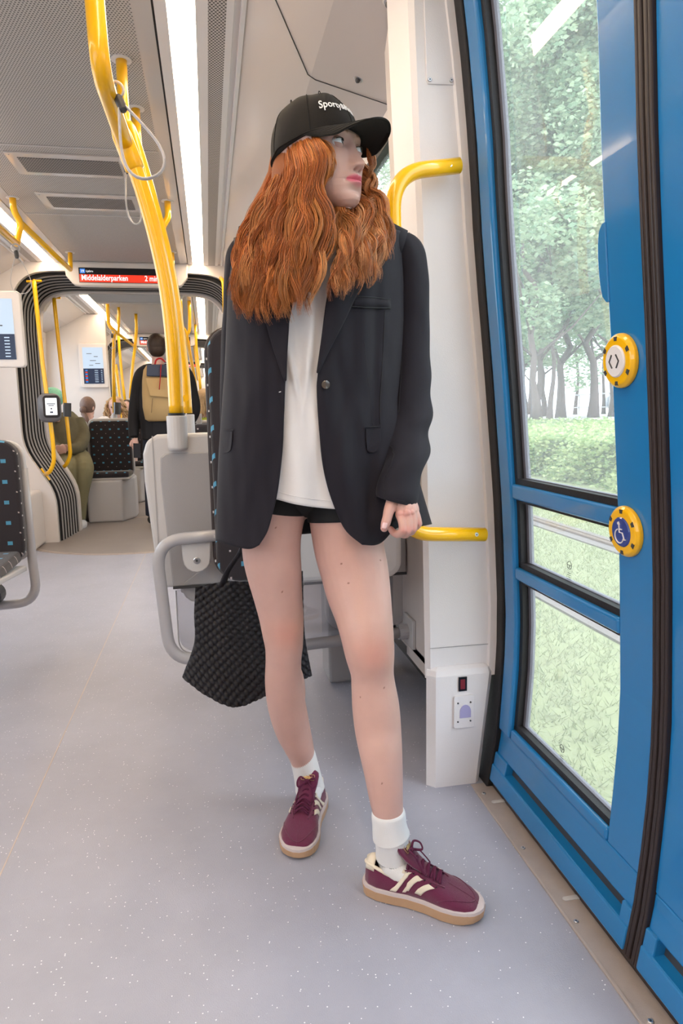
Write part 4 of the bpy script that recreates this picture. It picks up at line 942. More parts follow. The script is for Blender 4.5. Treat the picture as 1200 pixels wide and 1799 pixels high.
def head_mesh():
    zz = np.concatenate([np.linspace(.107, .03, 26)[:-1], np.linspace(.03, -.112, 150)]); n = 180; V = []
    for z in zz:
        w, f, b = [np.interp(-z, -HT[:, 0], HT[:, k]) for k in (1, 2, 3)]
        th = np.linspace(0, 2 * PI, n, endpoint=False); s, c = np.sin(th), np.cos(th); yc = (f + b) / 2 * .55 + b * .0 + (f - .03) * .45 * 0
        yc = (f + b) / 2
        pf = .78 if z > -.06 else .78 + (-.06 - z) * 4
        x = w * np.sign(s) * np.abs(s) ** np.where(c > 0, .92, 1.0); y = np.where(c > 0, yc + (f - yc) * np.abs(c) ** pf, yc - (yc - b) * np.abs(c))
        fr = np.clip(c * 1.6, 0, 1); ax = np.abs(x); d = np.zeros(n)
        # nose
        t = np.clip((.008 - z) / .050, 0, 1); A = .004 + .0215 * t ** 1.35; sg = .0065 + .0035 * t
        drop = 1 / (1 + np.exp(-(z + .0495) / .0016)); up = 1 / (1 + np.exp((z - .012) / .006)); d += A * g(x, sg) * drop * up
        d += .0095 * g(ax - .0125, .0055) * g(z + .0435, .0075)
        d -= .0075 * g(ax - .0068, .0038) * g(z + .0490, .0026)
        # brow, sockets, cheeks
        d += .0045 * g(ax - .028, .020) * g(z - .019, .007); d -= .0105 * g(ax - .029, .0135) * g(z - .001, .0095); d -= .004 * g(ax - .014, .006) * g(z + .002, .010)
        d += .0035 * g(ax - .043, .016) * g(z + .028, .016); d -= .0025 * g(ax - .040, .014) * g(z + .062, .018)
        # mouth
        d += .0045 * g(x, .026) * g(z + .066, .018)
        d += .0088 * g(x, .0175) * g(z + .0610, .0045) * (1 - .22 * g(x, .003)); d += .0095 * g(x, .0155) * g(z + .0735, .0050); d -= .0052 * g(x, .0215) * g(z + .0668, .0014)
        d -= .0014 * g(x, .003) * g(z + .056, .004); d -= .0022 * g(ax - .024, .003) * g(z + .069, .004); d -= .0036 * g(x, .016) * g(z + .0855, .0045); d += .0085 * g(x, .018) * g(z + .099, .011)
        y = y + d * fr; V.append(np.stack([x, y, np.full(n, z)], 1))
    V = np.array(V); L = V.reshape(-1, 3); m, k = len(zz), n
    F = [(i * k + j, i * k + (j + 1) % k, (i + 1) * k + (j + 1) % k, (i + 1) * k + j) for i in range(m - 1) for j in range(k)]
    F += [tuple(range(k)), tuple((m - 1) * k + j for j in range(k - 1, -1, -1))]
    col = np.tile(SKIN, (len(L), 1)); x, y, z = L.T; fr = (y > .04)
    lip = np.clip(np.maximum(g(x, .0205) ** 3 * 0 + (np.abs(x) < .0225) * np.clip(1.6 - np.abs(z + .0668) / (np.where(z > -.0668, .0068, .0090) * np.sqrt(np.clip(1 - (x / .0235) ** 2, .01, 1))), 0, 1), 0), 0, 1) * fr
    col = col * (1 - lip[:, None]) + np.array([.66, .16, .22]) * lip[:, None]
    brow = np.clip(1.5 - np.abs(z - .0215 - .10 * (.03 - np.abs(x)) * 0 + np.abs(np.abs(x) - .03) * .12) / .0030, 0, 1) * ((np.abs(x) > .014) & (np.abs(x) < .046)) * fr
    col = col * (1 - .7 * brow[:, None]) + np.array([.22, .10, .05]) * .7 * brow[:, None]
    ns = (g(np.abs(x) - .0068, .0036) * g(z + .0495, .0026) * fr)[:, None]; col = col * (1 - .75 * ns) + np.array([.16, .05, .04]) * .75 * ns  # shade inside the nostrils, painted into the skin colour
    W_ = HO + L[:, :1] * hx + L[:, 1:2] * hf + L[:, 2:] * hz
    return W_, F, col
hv, hfc, hcol = head_mesh()

# ---- body volumes, fused into one skin
RL = [(500, 838, 1.47, 66), (484, 880, 1.47, 60), (478, 930, 1.47, 53), (477, 965, 1.475, 51.5), (481, 1000, 1.48, 49), (489, 1050, 1.49, 42.5), (494, 1080, 1.495, 39.5), (497, 1110, 1.495, 36.5), (499, 1135, 1.50, 33.5), (498, 1160, 1.51, 31.5), (498, 1200, 1.53, 32.5), (504, 1240, 1.55, 33.5), (514, 1280, 1.57, 31), (524, 1308, 1.58, 26.5), (531, 1330, 1.59, 22.5), (538, 1360, 1.60, 19), (546, 1380, 1.605, 18)]
LL = [(600, 838, 1.45, 72), (610, 880, 1.44, 70), (611, 920, 1.435, 67), (613, 960, 1.43, 62), (622, 1000, 1.42, 60), (630, 1040, 1.40, 57), (639, 1080, 1.37, 51), (645, 1115, 1.345, 47), (650, 1150, 1.335, 43.5), (654, 1182, 1.335, 38), (656, 1205, 1.335, 39), (660, 1240, 1.33, 41.5), (664, 1280, 1.32, 41), (669, 1320, 1.30, 38), (674, 1360, 1.285, 34), (678, 1400, 1.275, 30), (682, 1430, 1.27, 26.5), (684, 1460, 1.27, 22), (690, 1490, 1.27, 21)]
bb = MB(); limb(bb, RL, 5, 28); limb(bb, LL, 5, 28)
# knees, calves
def kb(x, y, Y0, r, s=(1, 1, 1)): p, rr = WP(x, y, Y0, r); ball(bb, p, (rr * s[0], rr * s[1], rr * s[2]))
kb(503, 1104, 1.474, 26, (1, .8, 1.1)); kb(503, 1128, 1.474, 19, (1.15, .8, .8)); kb(487, 1112, 1.478, 14); kb(657, 1132, 1.312, 29, (1, .75, 1.1)); kb(663, 1162, 1.314, 23, (1.15, .75, .8)); kb(640, 1142, 1.31, 16); kb(678, 1145, 1.315, 14, (1, 1, 1.4))
kb(508, 1215, 1.575, 29, (1, 1, 2.2)); kb(664, 1260, 1.365, 37, (1, 1, 2.2))
pel = MB.__new__(MB); 
def bl(x, y, Y0, rx, ry, rz): ball(bb, P(x, y, Y0), (rx, ry, rz), 14)
bl(547, 842, 1.47, .125, .085, .085); bl(552, 740, 1.465, .105, .075, .12); bl(555, 640, 1.46, .105, .075, .12); bl(560, 540, 1.45, .125, .085, .12); bl(565, 470, 1.455, .15, .07, .055)
limb(bb, [(585, 455, 1.45, 50), (588, 410, 1.44, 42), (590, 370, 1.43, 40), (590, 320, 1.425, 40)], 4, 24)
ls_, rs_ = [(690, 450, 1.46, 24), (714, 500, 1.46, 22), (722, 600, 1.46, 23), (722, 690, 1.45, 25), (715, 770, 1.41, 22), (704, 840, 1.345, 17.5), (699, 872, 1.325, 17)], [(450, 450, 1.48, 34), (432, 500, 1.49, 29), (420, 600, 1.52, 26), (415, 690, 1.54, 25), (420, 790, 1.55, 22), (430, 880, 1.53, 18), (433, 925, 1.52, 17)]
limb(bb, ls_, 4, 18); limb(bb, rs_, 4, 18)
bv, bf = fuse(bb, .0030, 8)
# hand that bunches the blazer hem
hb = MB()
def fing(pts, b=None):
    q = smooth_path([list(P(x, y, Y0)) + [r] for x, y, Y0, r in pts], 5); (b or hb).tube([a[:3] for a in q], [a[3] for a in q], 14)
    for a in (q[0], q[-1]): ball(b or hb, a[:3], a[3], 8)
fing([(697, 862, 1.335, .0205), (704, 876, 1.325, .0175), (706, 894, 1.310, .0125), (704, 904, 1.305, .0112)])
fing([(699, 862, 1.333, .020), (710, 878, 1.320, .016), (715, 894, 1.305, .012), (715, 903, 1.300, .0110)])
fing([(702, 864, 1.333, .019), (716, 882, 1.322, .015), (722, 895, 1.307, .0115), (723, 902, 1.302, .0102)])
fing([(705, 866, 1.335, .018), (720, 884, 1.328, .0145), (727, 894, 1.314, .0110), (728.5, 899, 1.310, .0094)])
fing([(698, 868, 1.332, .0185), (690, 882, 1.320, .0140), (683.5, 897, 1.308, .0112), (680.5, 909, 1.301, .0098), (677.5, 920, 1.297, .0096), (675, 928, 1.296, .0076)])
fing([(704, 904, 1.305, .0110), (707.5, 918, 1.292, .0094), (709, 931, 1.284, .0092)]); fing([(709, 931, 1.284, .0090), (703, 937, 1.292, .0082), (697, 938.5, 1.302, .0080)]); fing([(697, 938.5, 1.302, .0078), (691, 935, 1.310, .0074), (687, 930, 1.316, .0066)])
fing([(715, 903, 1.300, .0108), (717.5, 918, 1.290, .0092), (718, 932, 1.283, .0088)]); fing([(718, 932, 1.283, .0086), (713, 939, 1.294, .0078), (706, 939, 1.306, .0072)])
fing([(723, 902, 1.302, .0100), (726, 916, 1.293, .0088), (726, 929, 1.287, .0083)]); fing([(726, 929, 1.287, .0081), (722, 935, 1.298, .0074), (715, 935, 1.309, .0068)])
fing([(728.5, 899, 1.310, .0092), (733, 910, 1.302, .0080), (735.5, 920, 1.298, .0076)]); fing([(735.5, 920, 1.298, .0074), (731, 926, 1.305, .0068), (724, 928, 1.315, .0060)])
for (x, y, Y0, r) in ((704, 903, 1.2985, .0075), (715, 902, 1.2935, .0080), (723, 901, 1.2965, .0070), (729, 898, 1.305, .0062)): ball(hb, P(x, y, Y0), r, 8)
hv2, hf2 = fuse(hb, .0011, 2)
# other hand, holding the bag straps behind the blazer
rb_ = MB()
for k in range(4): fing([(436, 922, 1.52, .014), (428 + k * 7, 934, 1.50, .0095), (427 + k * 7, 946, 1.495, .0085), (429 + k * 7, 953, 1.512, .0078), (431 + k * 7, 946, 1.527, .007)], rb_)
fing([(434, 915, 1.52, .015), (424, 930, 1.505, .011), (428, 944, 1.492, .009), (438, 949, 1.488, .0075)], rb_)
rv2, rf2 = fuse(rb_, .0018, 1)
# one continuous figure object
V = [bv, hv, hv2, rv2]; F = []; off = 0
for v_, f_ in ((bv, bf), (hv, hfc), (hv2, hf2), (rv2, rf2)): F += [tuple(i + off for i in f) for f in f_]; off += len(v_)
col = np.tile(SKIN, (len(bv), 1)); red = np.array([.62, .25, .19])
def tint(col, v, c, s, k, rc=red): w = (k * np.exp(-((v - c) ** 2 / np.array(s) ** 2).sum(1)))[:, None]; return col * (1 - w) + rc * w
col = tint(col, bv, P(503, 1112, 1.46), (.035, .06, .035), .55); col = tint(col, bv, P(660, 1148, 1.30), (.038, .06, .038), .6); col = tint(col, bv, P(612, 960, 1.38), (.06, .08, .1), .15)
pk = (bv[:, 2] < .95)[:, None] * .55; col = col * (1 - pk * .25) + np.array([.66, .36, .31]) * pk * .25
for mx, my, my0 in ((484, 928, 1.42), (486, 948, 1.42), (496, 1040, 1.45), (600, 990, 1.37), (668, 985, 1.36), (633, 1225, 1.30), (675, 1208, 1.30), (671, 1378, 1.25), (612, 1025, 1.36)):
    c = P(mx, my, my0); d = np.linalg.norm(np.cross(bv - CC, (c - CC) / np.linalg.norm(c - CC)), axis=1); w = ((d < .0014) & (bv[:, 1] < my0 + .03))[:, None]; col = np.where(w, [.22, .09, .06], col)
ch = np.tile(SKIN * [1.02, .95, .95], (len(hv2), 1))
for x, y, Y0 in ((704, 903, 1.295), (715, 902, 1.29), (723, 901, 1.29), (709, 932, 1.276), (718, 932, 1.276), (726, 929, 1.28), (735, 920, 1.29), (690, 934, 1.31), (676, 925, 1.29)): ch = tint(ch, hv2, P(x, y, Y0), (.008, .012, .008), .5, np.array([.68, .27, .24]))
me = D.meshes.new('figure'); me.from_pydata([tuple(p) for p in np.concatenate(V)], [], F); me.update()
set_tone(me, np.concatenate([col, hcol, ch, np.tile(SKIN, (len(rv2), 1))]))
wom = link('person', me, 'skin', smooth=True); setorigin(me, wom, (.26, 1.45, 0)); tag(wom, 'woman with long copper hair in a black cap and blazer, looking towards the doors', 'person')
def wp(b, name, m, **kw): return b.build(name, m, wom, **kw)
# nail
c = P(675.6, 923.5, 1.2875); n_ = np.array([-.15, -.97, .2]); n_ /= np.linalg.norm(n_); b = MB(); rings = []
ax = P(675, 929, 1.288) - P(677.5, 918, 1.288); ax /= np.linalg.norm(ax); sx_ = np.cross(ax, n_)
for t in np.linspace(-1, 1, 7): rings.append([c + ax * .0062 * t + sx_ * .0052 * u * (1 - .18 * abs(t) ** 3) + n_ * (.0012 - .0026 * u * u) for u in np.linspace(-1, 1, 7)])
b.loft(rings, closed=False, caps=False); o = wp(b, 'thumbnail', mat('nail', (.80, .52, .50), .2, coat=.5), smooth=True); s = o.modifiers.new('s', 'SOLIDIFY'); s.thickness = .0008
# eyes
MT['eye'] = mat('eyeball_white', (.74, .76, .78), .1, coat=.6); MT['iris'] = mat('iris', (.05, .06, .06), .1, coat=1); MT['lash'] = mat('lashes', (.03, .015, .01), .6)
for s_ in (-1, 1):
    ec = np.array(H(s_ * .0300, .0725, .000)); b = MB(); ball(b, ec, .0118, 16); e = wp(b, 'eye', 'eye', smooth=True)
    gz = hf * .90 + hx * .42 + hz * -.02; gz /= np.linalg.norm(gz); b = MB(); u = np.cross(gz, hz); u /= np.linalg.norm(u)
    b.tube([ec + gz * .0103, ec + gz * .0119, ec + gz * .0122], [.0056, .0056, .0030], 20, up=hz); b.build('iris', 'iris', e, smooth=True)
    for nm, sg, lo, r_ in (('eyelid', 1, .34, .0127), ('eyelid', -1, -.42, .0126)):
        b = MB(); rings = []
        for ph in np.linspace(lo, sg * 1.5, 9): rings.append([ec + r_ * (math.cos(ph) * (math.cos(q) * hf + math.sin(q) * hx) + math.sin(ph) * hz) for q in np.linspace(-1.35, 1.35, 19)])
        k = [1 - .55 * abs(q) ** 2.2 / 1.8 for q in np.linspace(-1.35, 1.35, 19)]
        rings[0] = [ec + r_ * (math.cos(lo * kk) * (math.cos(q) * hf + math.sin(q) * hx) + math.sin(lo * kk) * hz) for q, kk in zip(np.linspace(-1.35, 1.35, 19), k)]
        b.loft(rings, closed=False, caps=False); me_ = b.mesh(nm); set_tone(me_, np.tile(SKIN * [.92, .85, .85], (len(me_.vertices), 1))); o = link(nm, me_, 'skin', wom, smooth=True); sd = o.modifiers.new('s', 'SOLIDIFY'); sd.thickness = .001
        if sg == 1: MB().tube([p + hf * .0012 - hz * .0004 for p in rings[0][2:-2]], .0009, 6).build('lashes', 'lash', o)

# ---- cap
MT['cap'] = mat('black_cotton', (.013, .011, .010), .85, spec=.25, sheen=.06, bump=.5, bscale=1200)
MT['capdark'] = mat('black_cotton_underside', (.006, .006, .007), .9)
b = MB(); rings = []
def cap_rim(a):  # a=0 front ; height of the cap's lower edge
    return .024 - .014 * (1 - math.cos(a)) / 2 - .002 * math.sin(a) ** 2
def cap_pt(a, t, o=0):
    """a: azimuth, t: 0 rim .. 1 crown"""
    zr = cap_rim(a); R = .0790 + o; fy, byk = .0975 + o, .093 + o
    q = t * PI / 2; e = math.cos(q) ** .72 if math.cos(q) > 0 else 0
    rad = e * (1 + .02 * math.cos(6 * a) * math.sin(2 * q) * -1); x = R * math.sin(a) * rad; y = (fy if math.cos(a) > 0 else byk) * math.cos(a) * rad - .006
    wob = .003 * mnoise.noise(Vector((math.sin(a) * 2.2 + 5, math.cos(a) * 2.2, t * 3)))
    z = zr + (.1175 + o - zr) * math.sin(q) ** .93; return np.array(H(x * (1 + wob * 8), y * (1 + wob * 8), z + wob))
A = np.linspace(0, 2 * PI, 96, endpoint=False)
for t in np.linspace(0, .985, 26): rings.append([cap_pt(a, t) for a in A])
b.loft(rings); cap = wp(b, 'cap', 'cap', smooth=True); cap['label'] = 'black baseball cap with white lettering'
b = MB(); ball(b, H(0, -.006, .1205), (.0085, .0085, .0055), 8); b.build('top_button', 'cap', cap, smooth=True)
for k in range(6):
    a = k * PI / 3; MB().tube([cap_pt(a, t, .0006) for t in np.linspace(0.02, .96, 20)], .0009, 5).build('seam', 'capdark', cap)
for a in (-PI / 6 - .1, PI / 6, -PI / 2, PI / 2, -5 * PI / 6): 
    b = MB(); c = cap_pt(a, .62, .0008); b.tube([c + hz * .0035 * math.cos(q) + np.cross(hz, (c - HO) / np.linalg.norm(c - HO)) * .0035 * math.sin(q) for q in np.linspace(0, 2 * PI, 12)], .0009, 5, caps=False); b.build('eyelet', 'capdark', cap)
b = MB(); b.tube([cap_pt(a, .012, .001) for a in np.linspace(0, 2 * PI, 97)], .0022, 6, caps=False, flat=.6); b.build('rim_stitch', 'cap', cap, smooth=True)
# brim
def brim_pt(u, v, dz=0):
    """u -1..1 across, v 0 root .. 1 edge"""
    a = u * 1.22; root = np.array([.0790 * math.sin(a), .0975 * math.cos(a) - .006, cap_rim(a) + .003])
    ln = .076 * (1 - abs(u) ** 2.6) ** .8 if abs(u) < 1 else 0
    x = root[0] * (1 + .02 * v * (1 - abs(u))); y = root[1] + ln * v; k = min(1, ln / .045); z = root[2] + (- .006 * abs(u) ** 1.9 - .020 + .006 * (1 - u * u)) * v * k
    z -= (abs(x) / .08) ** 2 * .010 * v * k
    return np.array(H(x, y, z + dz))
us = np.sin(np.linspace(-PI / 2, PI / 2, 61))
top = [[brim_pt(u, v, .0016) for u in us] + [brim_pt(u, v, -.0016) for u in us[::-1]] for v in np.linspace(0, 1, 14)]
b = MB(); b.loft(top); br = b.build('brim', 'cap', cap, smooth=True); br.modifiers.new('w', 'WEIGHTED_NORMAL')
for v in (.18, .34, .5, .66, .82): MB().tube([brim_pt(u, v, .0019) for u in us[3:-3]], .0004, 4).build('stitching', 'capdark', br)
# lettering embroidered on the crown
def cap_warp(x, y, z):
    a = -.80 + x * 9.0; t = (.24 + y * 6.8); return cap_pt(a, t, .0012 + max(z, 0) * 1.2)
text('Sporty&Rich', 'lettering', .0235, mat('white_embroidery', (.85, .85, .87), .7), cap, (0, 0, 0), (1, 0, 0), (0, 1, 0), warp=lambda x, y, z: cap_warp(x, y, z), depth=.0006, sx=1.0, bold=.0002)

# ---- hair
MT['hair'] = mat('copper_hair', (.42, .13, .035), .38, spec=.6); _nt = MT['hair'].node_tree; _b = _nt.nodes['Principled BSDF']
_a = nd(_nt, 'ShaderNodeVertexColor'); _a.layer_name = 'tone'; _nt.links.new(_a.outputs[0], _b.inputs['Base Color']); _b.inputs['Anisotropic'].default_value = .6; _b.inputs['Roughness'].default_value = .36
GL = [[(497, 268, 1.47), (478, 315, 1.475), (452, 365, 1.455), (427, 420, 1.43), (413, 480, 1.41), (407, 535, 1.395), (414, 568, 1.385)],
      [(510, 258, 1.42), (495, 310, 1.42), (474, 370, 1.40), (455, 430, 1.37), (446, 490, 1.345), (442, 540, 1.33), (448, 574, 1.325)],
      [(528, 248, 1.385), (520, 305, 1.37), (508, 365, 1.35), (498, 430, 1.325), (487, 490, 1.31), (484, 545, 1.30), (490, 580, 1.295)],
      [(547, 242, 1.362), (548, 295, 1.338), (541, 355, 1.33), (534, 420, 1.315), (526, 480, 1.305), (520, 530, 1.295), (524, 574, 1.29)],
      [(564, 242, 1.35), (570, 280, 1.325), (560, 330, 1.335), (574, 385, 1.325), (570, 440, 1.31), (560, 490, 1.30), (549, 552, 1.295)]]
GR = [[(598, 345, 1.43), (590, 378, 1.375), (601, 415, 1.33), (596, 460, 1.31), (588, 495, 1.30), (578, 534, 1.295)],
      [(626, 340, 1.45), (622, 375, 1.385), (630, 420, 1.33), (624, 460, 1.31), (626, 495, 1.30), (618, 522, 1.295)],
      [(655, 318, 1.46), (657, 352, 1.43), (650, 385, 1.385), (662, 425, 1.345), (655, 465, 1.32), (657, 490, 1.31), (648, 512, 1.305)],
      [(650, 285, 1.44), (655, 310, 1.44), (652, 335, 1.425), (672, 368, 1.395), (683, 402, 1.375), (681, 440, 1.355), (670, 474, 1.35)]]
G3 = [[P(*q) for q in gg] for gg in GL]; G4 = [[P(*q) for q in gg] for gg in GR]
for k_, a_ in enumerate((-2.55, -2.05, -1.65, -1.32, -1.02)): G3[k_][0] = cap_pt(a_, .05, -.011)
G4[3][0] = cap_pt(1.15, .02, -.011); G4[2][0] = cap_pt(1.7, .02, -.011)
def resample(pts, n):
    p = np.array(smooth_path(pts, 8)); d = np.concatenate([[0], np.cumsum(np.linalg.norm(np.diff(p, axis=0), axis=1))]); t = np.linspace(0, d[-1], n); return np.stack([np.interp(t, d, p[:, k]) for k in range(3)], 1)
NS = 40
RG = [np.array([resample(g_, NS) for g_ in G]) for G in (G3, G4)]
def guide(G, u):
    k = min(int(u), len(G) - 2); f = u - k; return G[k] * (1 - f) + G[k + 1] * f
def frames(c):
    t = np.gradient(c, axis=0); t /= np.linalg.norm(t, axis=1)[:, None]; v = c - CC; v /= np.linalg.norm(v, axis=1)[:, None]
    s = np.cross(t, v); s /= np.linalg.norm(s, axis=1)[:, None]; return t, s, np.cross(s, t)
hV = []; hF = []; hC = []; hn = 0
def strand(c, rad, colr, seg=3):
    global hn
    t, s, n_ = frames(c); k = len(c); tt = np.linspace(0, 1, k); r = rad * np.clip(np.minimum(1, (1.02 - tt) * 6), .15, 1)
    for a in range(seg):
        q = 2 * PI * a / seg; hV.append(c + (s * math.cos(q) + n_ * math.sin(q)) * r[:, None]); hC.append(colr)
    for i in range(k - 1):
        for a in range(seg):
            b_ = (a + 1) % seg; hF.append((hn + a * k + i, hn + b_ * k + i, hn + b_ * k + i + 1, hn + a * k + i + 1))
    hn += seg * k
T = np.linspace(0, 1, NS)
base_cols = [np.array(c) for c in ((.56, .185, .042), (.50, .15, .034), (.62, .23, .06), (.42, .12, .027), (.70, .30, .10))]
def lock(G, u, layer, nst, wid, amp, wl, gi, curl=0):
    c = guide(G, u).copy(); t, s, n_ = frames(c); L = np.linalg.norm(np.diff(c, axis=0), axis=1).sum(); ph = rng.uniform(0, 2 * PI); ph2 = rng.uniform(0, 2 * PI); wl = wl * rng.uniform(.8, 1.3)
    env = np.clip(T * 2.2 - .12, 0, 1); wave = amp * env
    c = c + s * (wave * np.sin(2 * PI * L * T / wl + ph))[:, None] + n_ * (wave * .8 * np.sin(2 * PI * L * T / wl + ph2))[:, None] + n_ * (layer * np.clip(T * 5, 0, 1) * (.25 + .75 * np.sin(PI * np.clip(T * .9 + .1, 0, 1))))[:, None]
    lc = base_cols[int(rng.integers(len(base_cols)))] * rng.uniform(.8, 1.15); end = rng.uniform(.86, 1.0)
    t, s, n_ = frames(c); W_ = wid * (.35 + .65 * np.sin(PI * np.clip(.12 + .80 * T, 0, 1))) * np.clip(.25 + T * 9, 0, 1)
    for k in range(nst):
        a = rng.uniform(0, 2 * PI); r_ = math.sqrt(rng.uniform(0, 1)); e = end * rng.uniform(.88, 1.0); kk = max(8, int(NS * e)); ph3 = rng.uniform(0, 2 * PI); tw = rng.uniform(-.8, .8)
        aa = a + tw * T; fl = .0012 * np.sin(2 * PI * T * rng.uniform(3, 6) + ph3) * (.3 + T)
        cc = c + s * (W_ * r_ * np.cos(aa) + fl)[:, None] + n_ * (W_ * .45 * r_ * np.sin(aa) + fl * .5)[:, None]
        stc = lc * rng.uniform(.55, 1.45); tt = np.linspace(0, 1, kk)[:, None]; cl = stc * (1 + .0 * tt) 
        cl = cl * (1 - .15 * tt) if gi == 0 else cl * np.array([.86, .92, 1.15])
        strand(cc[:kk], rng.uniform(.00045, .00075), cl)
for k in range(64): lock(RG[0], rng.uniform(0, 4), rng.uniform(-.020, .006), 52, rng.uniform(.008, .015), rng.uniform(.006, .013), .15, 0)
for k in range(18): lock(RG[0], rng.uniform(0, 1.9), rng.uniform(-.004, .004), 46, rng.uniform(.007, .011), .004, .15, 0)
for k in range(46): lock(RG[1], rng.uniform(0, 3), rng.uniform(-.018, .006), 46, rng.uniform(.007, .013), rng.uniform(.006, .011), .12, 1)
# short pieces framing the face
def piece(px, n_, w, cols=0, wl=.09, amp=.003):
    G = np.array([resample([P(*q) for q in px], NS)] * 2); lock(G, 0, 0, n_, w, amp, wl, cols)
piece([(556, 247, 1.345), (572, 262, 1.335), (580, 285, 1.335), (574, 304, 1.34), (560, 312, 1.35)], 60, .009)
piece([(560, 246, 1.345), (580, 258, 1.335), (585, 285, 1.335), (575, 308, 1.34), (556, 318, 1.35)], 50, .006)
piece([(548, 248, 1.355), (556, 275, 1.35), (560, 300, 1.35), (548, 325, 1.355), (552, 352, 1.35)], 60, .012)
piece([(645, 246, 1.405), (651, 268, 1.405), (653, 290, 1.41), (650, 310, 1.42)], 50, .006, 0); piece([(648, 262, 1.41), (657, 285, 1.41), (651, 305, 1.41), (646, 318, 1.43)], 40, .005, 1)
hme = D.meshes.new('hair'); hme.from_pydata([tuple(p) for p in np.concatenate(hV)], [], hF)
_hc = []
ki = 0
cols_all = np.concatenate([c_ if c_.shape[0] == v_.shape[0] else np.resize(c_, v_.shape) for c_, v_ in zip(hC, hV)]); set_tone(hme, np.clip(cols_all, 0, 1))
hair = link('hair', hme, 'hair', wom, smooth=True); hair['label'] = 'long wavy copper red hair'
# soft inner volume below the strands
b = MB()
for G, us_, w0 in ((RG[0], np.linspace(0.25, 3.7, 8), .020), (RG[1], np.linspace(.2, 2.8, 6), .016)):
    for u in us_:
        c = guide(G, u).copy(); t, s, n_ = frames(c); c = c + n_ * .022 * -1 * (1 if n_[10] @ (c[10] - CC) < 0 else -1); m_ = int(NS * .90); b.tube(c[:m_:3], [w0 * (.55 + .45 * math.sin(PI * min(1, .15 + .8 * q))) for q in np.linspace(0, 1, len(c[:m_:3]))], 10, flat=.7)
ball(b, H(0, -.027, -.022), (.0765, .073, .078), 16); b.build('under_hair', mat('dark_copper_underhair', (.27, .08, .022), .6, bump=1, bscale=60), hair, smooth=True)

# ---- clothes
MT['suit'] = mat('black_suiting', (.0108, .0086, .0145), .74, spec=.3, sheen=.05, bump=.35, bscale=1500)
MT['suit2'] = mat('black_suiting_edge', (.010, .009, .012), .7)
MT['tee'] = mat('white_cotton', (.74, .71, .71), .85, bump=.35, bscale=1400, sheen=.2)
MT['shorts'] = mat('black_jersey', (.006, .006, .007), .8)
MT['sock'] = mat('white_sock_knit', (.78, .77, .77), .9, bump=.4, bscale=1300)
OUTL = [(412, 418), (402, 500), (399, 560), (396, 640), (390, 720), (385, 790), (382, 870), (380, 950)]
INL = [(540, 400), (524, 480), (509, 560), (507, 581), (501, 670), (499, 725), (496, 793), (488, 861), (479, 902), (469, 935), (455, 958)]
OUTR = [(712, 408), (716, 500), (712, 600), (708, 700), (718, 780), (737, 850), (758, 921)]
INR = [(600, 400), (590, 460), (575, 525), (566, 591), (558, 660), (557, 690), (561, 759), (566, 810), (575, 854), (592, 902), (609, 933), (636, 957)]
def Yf(x, y):
    xl = np.interp(y, [q[1] for q in OUTL], [q[0] for q in OUTL]); xr = np.interp(y, [q[1] for q in OUTR], [q[0] for q in OUTR])
    t = np.clip((x - (xl + xr) / 2) / ((xr - xl) / 2), -1, 1); Y0 = 1.475 - .142 * np.sqrt(1 - t * t + 1e-6) ** .9
    Y0 -= .030 * np.exp(-((x - 692) / 46.) ** 2 - ((y - 918) / 60.) ** 2)                 # hem pulled forward by the fist
    return Y0
def fold(x, y):
    d = .011 * mnoise.noise(Vector((x / 46, y / 190, 1.3))) + .004 * mnoise.noise(Vector((x / 18, y / 70, 4.1)))
    if x > 545:
        k = np.clip((y - 560) / 330, 0, 1); u = (x - 570) - (y - 560) * .22
        d += .0085 * k * math.sin(u / 15.5) + .0035 * k * math.sin(u / 9 + 1.1)
        d += .006 * np.exp(-((x - 655 + (y - 700) * .05) / 9) ** 2) * np.exp(-((y - 700) / 160) ** 2)
    else:
        k = np.clip((y - 600) / 350, 0, 1); d += .0035 * k * math.sin((x - 400) / 17.0)
    return d
def arc(poly, n):
    p = np.array(smooth_path([(a, b_, 0) for a, b_ in poly], 10))[:, :2]; d = np.concatenate([[0], np.cumsum(np.linalg.norm(np.diff(p, axis=0), axis=1))]); t = np.linspace(0, d[-1], n); return np.stack([np.interp(t, d, p[:, k]) for k in (0, 1)], 1)
def coons(left, right, top, bot, nu, nv):
    Lf, Rt, Tp, Bt = arc(left, nv), arc(right, nv), arc(top, nu), arc(bot, nu); G = np.zeros((nv, nu, 2))
    for j in range(nv):
        v = j / (nv - 1)
        for i in range(nu):
            u = i / (nu - 1); G[j, i] = (1 - u) * Lf[j] + u * Rt[j] + (1 - v) * Tp[i] + v * Bt[i] - ((1 - u) * (1 - v) * Tp[0] + u * (1 - v) * Tp[-1] + (1 - u) * v * Bt[0] + u * v * Bt[-1])
    return G
def sheet(G, off=0.0, fn=None):
    nv, nu = G.shape[:2]; vs = []
    for j in range(nv):
        for i in range(nu):
            x, y = G[j, i]; vs.append(P(x, y, Yf(x, y) + off + (fn(x, y) if fn else fold(x, y))))
    return vs, [(j * nu + i, j * nu + i + 1, (j + 1) * nu + i + 1, (j + 1) * nu + i) for j in range(nv - 1) for i in range(nu - 1)]
def solid(o, th, off=-1):
    s = o.modifiers.new('thick', 'SOLIDIFY'); s.thickness = th; s.offset = off; return o
NV = 100
b = MB(); b.add(*sheet(coons(OUTL, INL, [OUTL[0], (470, 405), INL[0]], [(380, 950), (400, 956), (425, 963), (442, 964), (455, 958)], 44, NV)))
b.add(*sheet(coons(INR, OUTR, [INR[0], (660, 396), OUTR[0]], [(636, 957), (655, 958), (668, 954), (679, 945), (689, 933), (705, 925), (730, 926), (758, 921)], 56, NV)))
